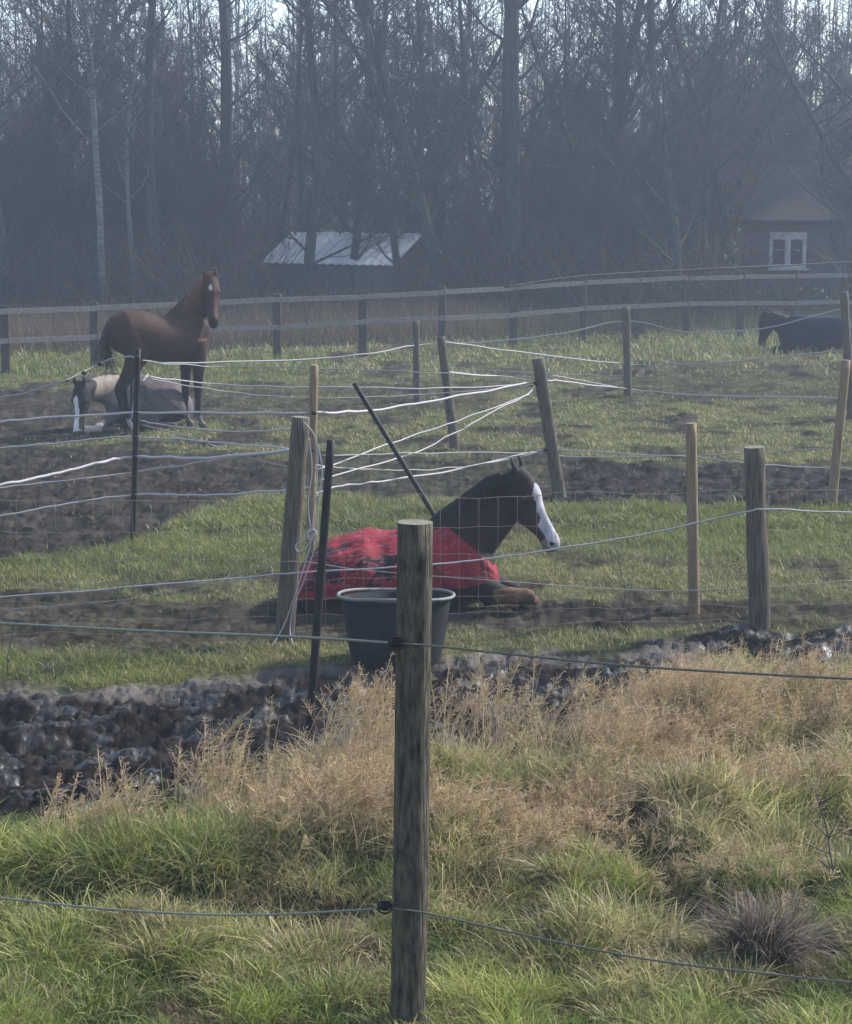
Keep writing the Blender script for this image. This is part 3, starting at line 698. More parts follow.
for (bx, by, nx) in ((-330, 985, -332), (1180, 1100, 1176)):
    g = G(bx, by); g = Vector((P(nx, 700, 6.45 if bx < 0 else 5.3).x, 6.45 if bx < 0 else 5.3, 0)); g.z = gz(g.x, g.y)
    post_mesh(g, g + Vector((.02, 0, 1.42)), .055, .052, M_post, 'post', f1, M_top, sides=20, irregular=.05)
# netting fence
gC, gK = G(284, 640), G(760, 630)
def netD(px): return I(px, [-320, 284, 760, 1190], [gC.y - .4, gC.y + .02, gK.y + .06, gK.y + .4])
f2 = empty('netting_fence', (gC.x, gC.y, 0), 0, 'wire netting fence behind the muddy track with two stout grey posts and a white cord', 'fence')
post_mesh(gC, P(301, 417, gC.y), 10.5 / F * gC.y, 8.8 / F * gC.y, M_postgrey, 'post', f2, M_top, irregular=.1, label='leaning grey wooden post left of the red-rugged horse')
post_mesh(gK, P(754, 447, gK.y), 10.8 / F * gK.y, 10.2 / F * gK.y, M_postgrey, 'post', f2, M_top, irregular=.14, label='upright grey wooden post right of the horse')
m = MB(); pxs = np.arange(-320, 1190, 19.5); hz = [.06, .16, .27, .40, .56, .74, .95]
grid = {}
for z in hz:
    pts = []
    for a in pxs:
        D = float(netD(a)); x = (a - 426) / F * D * 1.0; pts.append((x, D, z + .02 * float(pnoise(a * .03, z * 7, 9)) + gz(x, D)))
    grid[z] = pts; m.tube(catmull(pts, 2), .0017 if z < .9 else .0022, 3)
for i in range(len(pxs)): m.tube([grid[z][i] for z in hz], .0018, 3)
m.build('netting', M_wire, f2)
line(f2, [(-60, 600, 13.3), (0, 597, 13.3), (120, 588, 13.35), (270, 575, gC.y - .09), (296, 573, gC.y - .09), (395, 567, gC.y - .1), (480, 560, 13.65), (560, 548, 13.7), (650, 533, 13.8), (745, 512, gK.y - .09), (770, 509, gK.y - .09), (852, 513, 14), (910, 514, 14)], .0062, M_tape, 'cord', wob=.006)
line(f2, [(0, 610, 13.5), (120, 600, 13.5), (200, 585, 13.5), (284, 562, gC.y - .08), (360, 570, gC.y), (435, 576, gC.y), (500, 581, gC.y), (640, 590, gK.y), (755, 588, gK.y), (852, 580, 14.1)], .0032, M_tapedim, 'cord', wob=.004)

# loose rope hanging from the leaning post
rp = MB(); Dr = gC.y - .12
for pts in ([(303, 421, Dr), (316, 440, Dr), (317, 480, Dr), (313, 520, Dr), (312, 538, Dr), (300, 580, Dr), (284, 625, Dr), (268, 652, Dr - .15), (262, 664, Dr - .5)],
            [(318, 445, Dr), (322, 470, Dr), (319, 500, Dr), (316, 540, Dr), (306, 575, Dr), (294, 605, Dr), (290, 632, Dr), (298, 655, Dr - .25), (310, 666, Dr - .5)],
            [(309, 438, Dr), (312, 470, Dr), (308, 505, Dr), (311, 538, Dr), (300, 552, Dr), (296, 545, Dr), (310, 536, Dr)],
            [(268, 655, Dr - .3), (276, 668, Dr - .5), (296, 667, Dr - .55), (315, 672, Dr - .6)]):
    rp.tube(catmull([P(*p) for p in pts], 8), .0042, 6)
c = P(312, 536, Dr); th = np.linspace(0, 16, 60)
rp.tube([c + Vector((.03 * math.cos(t) * (1 + .2 * math.sin(3 * t)), -.012 + .012 * math.sin(1.7 * t), .035 * math.sin(t) + .001 * t)) for t in th], .0045, 6)
rp.build('loose_rope', M_tape, label='loose white rope hanging in loops beside the leaning grey post', cat='rope')

# black stake in front
gB = G(307, 760)
post_mesh(gB, P(331, 440, gB.y), 5.3 / F * gB.y, 4.6 / F * gB.y, M_stake, 'fence_stake', None, sides=6, irregular=.02, label='thick black stake standing in the mud by the tub', cat='stake')
st = bpy.context.scene.objects['fence_stake']
m = MB()
# thin tan stake J
gJ = G(694, 612)
post_mesh(gJ, P(691, 423, gJ.y), 6 / F * gJ.y, 5.4 / F * gJ.y, M_posttan, 'wooden_stake', None, M_top, label='thin tan wooden stake left of the upright grey post', cat='stake')
# leaning black rod N
bN = Vector((P(462, 540, 16.4).x, 16.4, gz(0.3, 16.4)))
post_mesh(bN, P(354, 383, 16.4), 2.6 / F * 16.4, 2.4 / F * 16.4, M_stake, 'leaning_rod', None, sides=8, irregular=0, label='thin black rod leaning left behind the red-rugged horse', cat='rod')

# mid tape fence
f3 = empty('tape_fence', tuple(G(133, 543)), 0, 'sagging white tape fence crossing in front of the pinto horse on mixed stakes', 'fence')
gE, gD, gF_, gL = G(133, 543), G(310, 566), G(560, 500), G(832, 503)
DE, DD, DF, DLp = gE.y, gD.y, gF_.y, gL.y
post_mesh(gE, P(138, 349, DE), 3.2 / F * DE, 3.0 / F * DE, M_stake, 'post', f3, sides=8, irregular=0, label='thin black plastic post')
post_mesh(gD, P(314, 365, DD), 4.8 / F * DD, 4.4 / F * DD, M_posttan, 'post', f3, M_top, label='thin tan wooden stake')
post_mesh(gF_, P(538, 358, DF), 7 / F * DF, 6.3 / F * DF, M_postgrey, 'post', f3, M_top, label='leaning grey wooden post behind the horse head')
post_mesh(gL, P(846, 360, DLp), 5 / F * DLp, 4.6 / F * DLp, M_posttan, 'post', f3, M_top, label='leaning tan wooden post at the right')
T = lambda pts, r=.008, mt=M_tape: line(f3, pts, r, mt, wob=.012)
T([(-60, 426, 17.5), (0, 422, 17.5), (63, 417, 17.5), (136, 413, DE), (300, 413, DD), (372, 410, 17.3), (459, 396, 18.5), (535, 382, DF)], .011)
T([(-60, 452, 17.5), (0, 448, 17.5), (65, 442, 17.5), (135, 437, DE), (225, 443, 17), (300, 449, DD)], .008)
T([(-60, 490, 16), (0, 485, 16.2), (50, 475, 16.6), (98, 463, 17), (135, 457, DE), (200, 458, 17), (288, 451, DD)], .014)
T([(-60, 494, 16.5), (22, 485, 16.8), (134, 472, DE), (210, 461, 17), (290, 449, DD)], .006)
T([(-60, 520, 17), (0, 516, 17), (60, 505, 17.2), (134, 495, DE), (210, 495, 17), (290, 490, DD), (311, 487, DD)], .009)
T([(148, 376, DE), (211, 384, 18), (300, 387, 18), (420, 388, 18.5), (533, 385, DF)], .006)
T([(142, 361, DE), (206, 366, 19), (300, 368, 19), (420, 372, 19), (536, 379, DF)], .005, M_tapedim)
T([(140, 421, DE), (215, 431, 17.2), (300, 429, 17)], .006)
T([(142, 424, DE), (200, 440, 17.5), (240, 455, 17.5), (300, 470, 16.5)], .004, M_tapedim)
T([(145, 378, DE), (230, 392, 18), (330, 398, 18.4), (430, 394, 19), (534, 386, DF)], .005, M_tapedim)
T([(318, 470, DD), (400, 440, 17.6), (460, 420, 18.3), (515, 400, 19), (535, 388, DF)], .007)
T([(320, 480, DD), (415, 452, 17.8), (460, 430, 18.4), (500, 408, 19), (536, 391, DF)], .007)
T([(311, 494, DD), (345, 485, 17), (382, 481, 17.4), (467, 467, 18.6), (545, 449, DF)], .009)
T([(311, 465, DD), (360, 469, 17.1), (420, 470, 17.8), (483, 464, 18.8), (545, 451, DF)], .006, M_tapedim)
T([(548, 455, DF), (600, 457, 19.8), (742, 454, 19.8), (838, 447, DLp), (910, 441, 19.5)], .006, M_tapedim)
T([(548, 449, DF), (700, 458, 19.5), (745, 463, 19.4), (835, 468, DLp), (910, 468, 19.4)], .006)
T([(322, 455, DD), (430, 453, 18), (547, 453, DF)], .005, M_tapedim)
T([(-60, 402, 20), (0, 398, 20), (60, 382, 20), (109, 360, 20.2), (137, 357, DE)], .008, M_tapedim)
for (a, b, D) in ((137, 357, DE), (136, 413, DE), (135, 437, DE), (135, 457, DE), (134, 495, DE), (536, 384, DF), (546, 450, DF), (314, 413, DD), (312, 450, DD)): knob(f3, a, b, D - .03, .016)
for k, (a, b) in enumerate(((66, 380), (84, 373), (100, 364))): knob(f3, a, b, 20.1, .02, name='tape_clip')

for (nx, D) in ((-332, 17.2), (1182, 19.4)):
    g = Vector((P(nx, 500, D).x, D, 0)); g.z = gz(g.x, g.y); post_mesh(g, g + Vector((.03, 0, 1.35)), .05, .045, M_postgrey, 'post', f3, M_top)
# far tape fence
gH, gI, gM, gG = G(417, 402), G(628, 396), G(851, 418), G(455, 450)
f4 = empty('tape_fence', tuple(gI), 0, 'slack tape fence across the back of the field on thin grey posts', 'fence')
for g, tp, w0, lb in ((gH, (416, 321), 3.8, 'short thin grey post'), (gI, (626, 307), 4.2, 'upright thin grey post in the middle of the back field'), (gM, (844, 292), 4.6, 'grey post at the right edge'), (gG, (441, 337), 5.0, 'leaning grey post beside the short one')):
    post_mesh(g, P(tp[0], tp[1], g.y), w0 / F * g.y, w0 * .9 / F * g.y, M_postgrey, 'post', f4, label=lb)
T4 = lambda pts, r=.008, mt=M_tapedim: line(f4, pts, r, mt, wob=.01)
T4([(160, 363, 24), (300, 360, 26), (380, 352, 27), (416, 345, gH.y), (470, 343, 29), (560, 334, 29.3), (625, 321, gI.y), (687, 332, 29), (752, 330, 28.5), (800, 320, 28), (845, 308, gM.y)], .010)
T4([(440, 341, gG.y), (520, 352, 26), (625, 364, gI.y), (690, 364, 29), (750, 360, 28.5), (846, 350, gM.y)], .009)
T4([(445, 372, gG.y), (540, 380, 26), (560, 381, 27), (627, 389, gI.y), (700, 395, 28.8), (848, 398, gM.y)], .010, M_tape)
T4([(552, 375, 22), (590, 382, 25), (627, 389, gI.y)], .006)
T4([(418, 365, gH.y), (520, 372, 29), (627, 376, gI.y)], .005)

# rail fence
f5 = empty('rail_fence', (0, 38, gz(0, 38)), 0, 'long grey two-rail wooden fence between the paddocks and the wood', 'fence')
def railD(px): return I(px, [-290, 0, 426, 852, 1060], [30.0, 33, 37.6, 43.5, 46.3])
pp = [-280, -180, -88, 4, 94, 186, 277, 362, 442, 513, 583, 636, 686, 740, 793, 845, 896, 946, 996, 1046]
yt = lambda px: float(I(px, [-280, 0, 200, 277, 362, 450, 513, 583, 686, 793, 852, 900], [325, 312, 304, 300, 297, 292, 288, 283, 278, 276, 275, 274]))
yb = lambda px: float(I(px, [-280, 0, 94, 200, 277, 362, 450, 513, 583, 686, 852, 900], [358, 341, 337, 329, 327, 322, 318, 315, 309, 304, 302, 302]))
for k, a in enumerate(pp):
    D = float(railD(a)); x = P(a, 330, D).x; zt = P(a, yt(a) - 6, D).z
    m = MB(); m.box((x, D + .05, zt / 2 - .1), (.13, .10, zt + .2), rot=.2 * math.sin(k * 3)); m.build('post', M_stakewood, f5, smooth=False)
for yf in (yt, yb):
    for a, b in zip(pp[:-1], pp[1:]):
        A = P(a, yf(a) + random.uniform(-.5, .5), float(railD(a)) - .02); B = P(b, yf(b) + random.uniform(-.5, .5), float(railD(b)) - .02)
        d = B - A; mid = (A + B) / 2; m = MB()
        Mx = Matrix.Rotation(math.atan2(d.y, d.x), 4, 'Z') @ Matrix.Rotation(-math.asin(d.z / d.length), 4, 'Y')
        m.box(mid, (d.length + .04, .035, .085), M=Mx); m.build('rail', M_rail, f5, smooth=False)
line(f5, [(505, 287, 38.6), (583, 276, 39.8), (686, 270, 41.2), (793, 265, 42.8), (852, 262, 43.5), (900, 260, 44)], .018, M_stake, 'top_wire')

# ------------------------------------------------------------------ tub
def tub():
    gb = G(396, 662); D = gb.y; s = D / F
    r = empty('feed_tub', tuple(gb), 0, 'large dark grey rubber tub with a worn pale rim beside the black stake', 'tub'); r.rotation_euler.x = R(-5)
    H = .43; R0, R1 = .265, .365
    m = MB(); n = 48; a = np.arange(n) / n * 6.2832
    prof = [(R0, 0), (R0 + .02, .03), (R0 + .05, .2), (R1 - .02, H - .04), (R1 - .015, H - .012), (R1 - .045, H - .012), (R0 + .02, .2), (R0 - .01, .05), (.02, .045)]
    V = np.concatenate([np.stack([rr * np.cos(a) * (1 + .015 * np.cos(2 * a + 1)), rr * np.sin(a), np.full(n, z)], 1) for rr, z in prof])
    q = [(k * n + j, k * n + (j + 1) % n, (k + 1) * n + (j + 1) % n, (k + 1) * n + j) for k in range(len(prof) - 1) for j in range(n)]
    m.add(V, q); localize(m.build('tub_body', M_tub), r)
    m = MB(); V = [(R1 * math.cos(t) * (1 + .015 * math.cos(2 * t + 1)), R1 * math.sin(t), H + .006 * math.sin(3 * t)) for t in np.linspace(0, 6.2832, 60)]
    m.tube(V, .011, 8, cap=False); localize(m.build('rim', M_tubrim), r)
tub()

# ------------------------------------------------------------------ horses
def remesh(m, vox, smooth=6):
    me = m.mesh('tmp'); o = bpy.data.objects.new('tmp', me); col_main.objects.link(o)
    r = o.modifiers.new('r', 'REMESH'); r.mode = 'VOXEL'; r.voxel_size = vox; r.use_smooth_shade = True
    s = o.modifiers.new('s', 'SMOOTH'); s.iterations = smooth; s.factor = .5
    dg = bpy.context.evaluated_depsgraph_get(); dg.update(); ev = o.evaluated_get(dg)
    out = bpy.data.meshes.new_from_object(ev, depsgraph=dg); bpy.data.objects.remove(o); bpy.data.meshes.remove(me)
    return out
def coat_obj(me, parent, colf, name='body', mt=M_coat):
    n = len(me.vertices); v = np.zeros(n * 3, np.float32); me.vertices.foreach_get('co', v); v = v.reshape(-1, 3)
    c = colf(v)
    a = me.attributes.get('col')
    if a: me.attributes.remove(a)
    a = me.attributes.new('col', 'FLOAT_COLOR', 'POINT'); a.data.foreach_set('color', np.hstack([c, np.ones((n, 1))]).astype(np.float32).ravel())
    me.polygons.foreach_set('use_smooth', np.ones(len(me.polygons), bool)); me.materials.clear(); me.materials.append(mt)
    o = bpy.data.objects.new(name, me); col_main.objects.link(o); o.parent = parent; return o
def head(m, poll, fwd, up, s=1.0, ears=(1, 1)):
    """horse head: poll point, fwd = direction poll->muzzle, up = normal of the forehead. Returns mapping frame."""
    f = Vector(fwd).normalized(); u = Vector(up); u = (u - u.dot(f) * f).normalized(); l = u.cross(f).normalized(); p = Vector(poll)
    Q = lambda a, b, c: p + f * a * s + u * b * s + l * c * s
    prof = [(-.05, .00, .075, .085), (.02, -.01, .098, .125), (.10, -.035, .108, .150), (.18, -.05, .102, .155), (.27, -.055, .082, .125), (.36, -.045, .062, .093), (.45, -.038, .054, .075), (.52, -.040, .060, .073), (.57, -.046, .056, .062), (.605, -.052, .035, .035)]
    rings = [(*Q(a, b, 0), w * s, h * s) for a, b, w, h in prof]
    m.loft(rings, 24, lat=tuple(l))
    # jaw cheek plates, lips, brow
    m.loft([(*Q(.10, -.12, 0), .075 * s, .075 * s), (*Q(.17, -.14, 0), .082 * s, .085 * s), (*Q(.25, -.12, 0), .06 * s, .06 * s)], 14, lat=tuple(l))
    m.loft([(*Q(.50, -.085, 0), .034 * s, .03 * s), (*Q(.56, -.10, 0), .036 * s, .03 * s), (*Q(.585, -.095, 0), .02 * s, .02 * s)], 12, lat=tuple(l))
    for k in (-1, 1):
        m.loft([(*Q(.13, .035, .080 * k), .026 * s, .018 * s), (*Q(.17, .035, .086 * k), .028 * s, .024 * s), (*Q(.22, .02, .075 * k), .02 * s, .016 * s)], 10, lat=tuple(l))
        m.loft([(*Q(.50, -.005, .035 * k), .02 * s, .02 * s), (*Q(.55, -.015, .045 * k), .024 * s, .024 * s), (*Q(.58, -.03, .035 * k), .012 * s, .012 * s)], 10, lat=tuple(l))
        # ear
        e0 = Q(-.02, .045, .055 * k); e1 = Q(-.06, .07, .068 * k); e2 = Q(-.10, .078, .066 * k); e3 = Q(-.135, .078, .060 * k)
        m.loft([(*e0, .028 * s, .024 * s), (*e1, .032 * s, .018 * s), (*e2, .022 * s, .013 * s), (*e3, .008 * s, .007 * s)], 10, lat=tuple(l))
    return p, f, u, l, s
def hframe(v, fr):
    p, f, u, l, s = fr; d = v - np.array(tuple(p)); return d @ np.array(f) / s, d @ np.array(u) / s, d @ np.array(l) / s
def eyes(parent, fr):
    p, f, u, l, s = fr
    for k in (-1, 1):
        c = p + f * .178 * s + u * .018 * s + l * .106 * k * s; m = MB()
        m.tube([c + l * t * k for t in (-.024 * s, -.018 * s, -.008 * s, .004 * s, .010 * s, .013 * s)], [.004 * s, .016 * s, .022 * s, .020 * s, .012 * s, .003 * s], 12); localize(m.build('eye', M_eye), parent)
def blazef(fr, width=.035, a0=.1, a1=.62, widen=.03, face_only=True):
    def f(v):
        a, b, c = hframe(v, fr)
        w = (width + widen * np.clip((a - .3) / .3, 0, 1) + .014 * pnoise(a * 16, c * 10, 3)) * np.sqrt(np.clip((a - a0) / .06, 0, 1) * np.clip((a1 - a) / .04, 0, 1))
        return ((a > a0) & (a < a1) & (np.abs(c) < w) & (b > -.03)) | ((a > .53) & (a < .60) & (np.abs(c) < w * 1.3) & (b > -.05))
    return f
def nostrilf(fr):
    def f(v):
        a, b, c = hframe(v, fr); return ((a - .555) ** 2 + (b + .015) ** 2 < .016 ** 2) & (np.abs(c) > .03)
    return f
def hair(parent, roots, dirs, L, col, name, r=.004, n=3, side=None, dens=10, spread=.02):
    """locks of hair: roots polyline sampled, each falling along dir"""
    m = MB(); pts = catmull(roots, 10); ds = catmull(dirs, 10); Ls = np.interp(np.linspace(0, 1, len(pts)), np.linspace(0, 1, len(L)), L)
    P0, P1, A, B, C = [], [], [], [], []
    for i in range(len(pts)):
        for k in range(dens):
            p = Vector(pts[i]) + Vector(rng.normal(0, spread * .6, 3)); d = (Vector(ds[i]).normalized() + Vector(rng.normal(0, .22, 3))).normalized(); l = Ls[i] * rng.uniform(.6, 1.1)
            for s in range(4):
                q = p + d * l / 4; P0.append(tuple(p)); P1.append(tuple(q)); A.append(r * (1 - s / 5)); B.append(r * (1 - (s + 1) / 5)); C.append(np.array(col) * rng.uniform(.7, 1.3))
                p = q; d = (d + Vector((0, 0, -.18)) + Vector(rng.normal(0, .08, 3))).normalized()
    m.segs(P0, P1, A, B, 3, np.array(C)); return localize(m.build(name, M_hair), parent)
def tops(rows, y=0):
    return [(x, y if len(r) < 1 else (r[0] if len(r) > 0 else y), (t + b) / 2, w, (t - b) / 2) for (x, t, b, w, *r) in rows]

# red-rugged horse, local: x right, y away, z up; 1 px ~ 7.1 mm
def red_horse():
    g = G(400, 611); k = g.y / F
    r = empty('lying_horse', (g.x, g.y + .22, g.z), 0, 'dark horse with a white blaze lying down in a red patterned rug', 'horse', 'horses lying down')
    m = MB()
    X = lambda px: (px - 400) * k * 1.03
    Z = lambda py: (611 - py) * k * 1.03
    m.loft(tops([(-.66, .22, .06, .12), (-.58, .33, 0, .22), (-.42, .43, -.02, .31), (-.2, .50, -.02, .34), (.02, .52, -.02, .34), (.22, .55, -.02, .31), (.4, .55, .0, .27), (.55, .46, .03, .21), (.64, .36, .08, .13)]), 28)
    # neck and head
    neck = [(.32, 0, .36, .18, .27), (.45, 0, .50, .16, .26), (.58, 0, .63, .125, .225), (.68, 0, .735, .10, .205), (.755, 0, .82, .09, .185), (.81, -.01, .90, .08, .13)]
    m.loft(neck, 22)
    fr = head(m, (.825, -.02, .935), (.60, -.27, -.92), (1, -.56, .60), .98)
    # forelegs: far one folded, near one stretched with bent knee
    m.loft([(.42, -.16, .28, .11, .13), (.58, -.2, .16, .09, .10), (.74, -.2, .115, .06, .065), (.84, -.19, .105, .052, .056), (.90, -.18, .10, .055, .06), (.945, -.17, .09, .045, .045)], 14)
    m.loft([(.93, -.18, .08, .05, .05), (.97, -.14, .06, .038, .038), (.9, -.08, .05, .034, .034), (.78, -.06, .05, .034, .034), (.68, -.05, .05, .04, .04), (.60, -.05, .045, .05, .05)], 12)
    m.loft([(.42, .16, .28, .11, .13), (.6, .2, .15, .08, .09), (.78, .2, .09, .06, .06), (.86, .2, .07, .05, .05)], 14)
    # hind legs folded: haunch, stifle, hock, hoof
    m.loft([(-.5, -.18, .20, .14, .16), (-.3, -.33, .22, .12, .16), (-.12, -.37, .12, .09, .1)], 16)
    m.loft([(-.12, -.37, .11, .08, .09), (-.35, -.38, .08, .065, .07), (-.6, -.36, .07, .055, .06), (-.68, -.34, .06, .05, .055)], 14)
    m.loft([(-.66, -.34, .05, .045, .045), (-.45, -.42, .04, .036, .036), (-.25, -.46, .04, .036, .036), (-.14, -.48, .04, .05, .04)], 12)
    me = remesh(m, .010, 9)
    blaze = blazef(fr, .052, .12, .60, .030); nost = nostrilf(fr)
    dark = np.array([.012, .009, .0095]); bay = np.array([.035, .015, .013]); tan = np.array([.115, .062, .034])
    def cf(v):
        n = len(v); c = np.tile(dark, (n, 1)); a, b, cc = hframe(v, fr)
        f = np.clip((a - .05) / .2, 0, 1) * (a < .7) * (v[:, 2] > .42); c = mixc(c, np.tile(bay, (n, 1)), f * .8)
        leg = (v[:, 0] > .66) & (v[:, 2] < .17); c[leg] = tan; c[(v[:, 0] > .66) & (v[:, 2] < .17) & (v[:, 1] > .0)] = dark * 1.5
        c[leg & (v[:, 1] <= 0)] *= (1 + .5 * fbm(v[:, 0] * 9, v[:, 2] * 9, 333, 3))[leg & (v[:, 1] <= 0)][:, None]
        mz = (a > .5) & (a < .66) & (np.abs(b) < .2) & (np.abs(cc) < .12); c[mz] = np.array([.16, .13, .13])
        c[blaze(v)] = np.array([.34, .325, .355]) * (1 + .25 * fbm(v[blaze(v)][:, 0] * 14, v[blaze(v)][:, 2] * 14, 341, 3))[:, None]; c[nost(v)] = (.03, .02, .02)
        return c
    coat_obj(me, r, cf)
    eyes(r, fr)
    # mane, forelock
    hair(r, [(.30, .0, .63), (.44, .01, .74), (.56, .02, .83), (.66, .02, .90), (.74, .02, .94), (.80, .01, .97)], [(-.1, .8, -.3)] * 6, [.10, .14, .15, .14, .12, .08], (.010, .008, .009), 'mane', dens=14, spread=.02)
    hair(r, [(.30, -.02, .64), (.48, -.03, .80), (.64, -.04, .89), (.76, -.05, .94)], [(-.1, -.6, -.7)] * 4, [.12, .16, .16, .12], (.018, .013, .013), 'mane', dens=8, spread=.02)
    hair(r, [(.80, -.06, .98), (.83, -.05, .98), (.85, .01, .97)], [(.5, -.1, -.7)] * 3, [.09, .12, .09], (.02, .014, .013), 'forelock', dens=7)
    hair(r, [(-.68, -.05, .22), (-.69, -.1, .18)], [(-.3, -.4, -.6)] * 2, [.4, .4], (.02, .014, .013), 'tail', dens=26, spread=.03)
    # rug: shell around body
    rows = [(-.76, .08, .0, .10), (-.755, .18, .01, .20), (-.72, .27, .0, .30), (-.64, .37, -.01, .38), (-.50, .475, -.01, .45), (-.32, .53, -.01, .47), (-.14, .555, -.01, .46), (.04, .56, -.01, .42), (.20, .585, -.01, .38), (.34, .60, .0, .345), (.46, .52, .015, .31), (.58, .42, .03, .275), (.68, .30, .05, .22), (.72, .2, .07, .16)]
    rows = np.array(rows); xs = np.linspace(rows[0, 0], rows[-1, 0], 110); 
    # keep end-rounding by arc-ish resample
    tt = np.linspace(0, 1, len(rows)); ts = np.linspace(0, 1, 220); R4 = np.stack([np.interp(ts, tt, rows[:, c]) for c in range(4)], 1)
    ker = np.ones(7) / 7
    for c in range(4):
        pad = np.concatenate([np.full(3, R4[0, c]), R4[:, c], np.full(3, R4[-1, c])]); R4[:, c] = np.convolve(pad, ker, 'valid')
    na = 160; th = np.linspace(-.12 * np.pi, 1.12 * np.pi, na)
    TH, XI = np.meshgrid(th, np.arange(len(R4)), indexing='ij')
    x, top, bot, wdt = [R4[XI, c] for c in range(4)]
    cz = (top + bot) / 2; hz_ = (top - bot) / 2; ct, stt = np.cos(TH), np.sin(TH)
    pw = .82; yy = -np.sign(ct) * np.abs(ct) ** pw * wdt; zz = cz + np.sign(stt) * np.abs(stt) ** .9 * hz_
    fold = fbm(x * 3.2, TH * 1.6, 301, 4) * .018 + .010 * np.sin(x * 26 + TH * 3.2 + 2 * fbm(x * 2, TH, 305, 2)) * np.clip(np.abs(ct), 0, 1)
    # haunch bulge and dip behind it
    fold += .035 * np.exp(-((x + .42) / .17) ** 2) * np.clip(ct, 0, 1) - .02 * np.exp(-((x + .1) / .1) ** 2)
    yy = yy * (1 + fold / .4); zz = np.maximum(zz + stt * fold, .012)
    V = np.stack([x, yy, zz], -1); ns = len(R4); idx = np.arange(na * ns).reshape(na, ns)
    q = np.stack([idx[:-1, :-1], idx[1:, :-1], idx[1:, 1:], idx[:-1, 1:]], -1).reshape(-1, 4)
    red = np.array([.21, .014, .024]); blk = np.array([.016, .012, .018]); pnk = np.array([.30, .08, .10])
    sd = fbm(x * 5, TH * 2.2, 311, 3)
    # printed dark figures in rows on the red cloth
    cell = ((x * 6.5) % 1.0 - .5) / .36, ((TH * 1.9 + .3 * np.floor(x * 6.5)) % 1.0 - .5) / .36
    blotch = (fbm(x * 4.6 + .6 * pnoise(x * 9, TH * 5, 316), TH * 1.7, 315, 4) > .20) & (x < .16) & (x > -.70)
    thin = (np.abs(fbm(x * 6, TH * 3, 319, 3)) < .035) & (x < .5)
    C = np.tile(red, (na, ns, 1)) * (1 + .12 * sd[..., None]); C[blotch] = blk; C[thin] = pnk * .8
    seam = (np.abs(x - (.50 + .10 * np.cos(TH * 1.0))) < .010) | (np.abs(x - (.60 + .03 * np.cos(TH))) < .008); C[seam] = blk
    edge = (XI > ns - 6) | (TH < th[2]) | (TH > th[-3]); C[edge] = blk
    mm = MB(); mm.add(V.reshape(-1, 3), q, None, C.reshape(-1, 3)); o = localize(mm.build('rug', M_rug), r)
    sol = o.modifiers.new('thick', 'SOLIDIFY'); sol.thickness = .012; sol.offset = 1
red_horse()

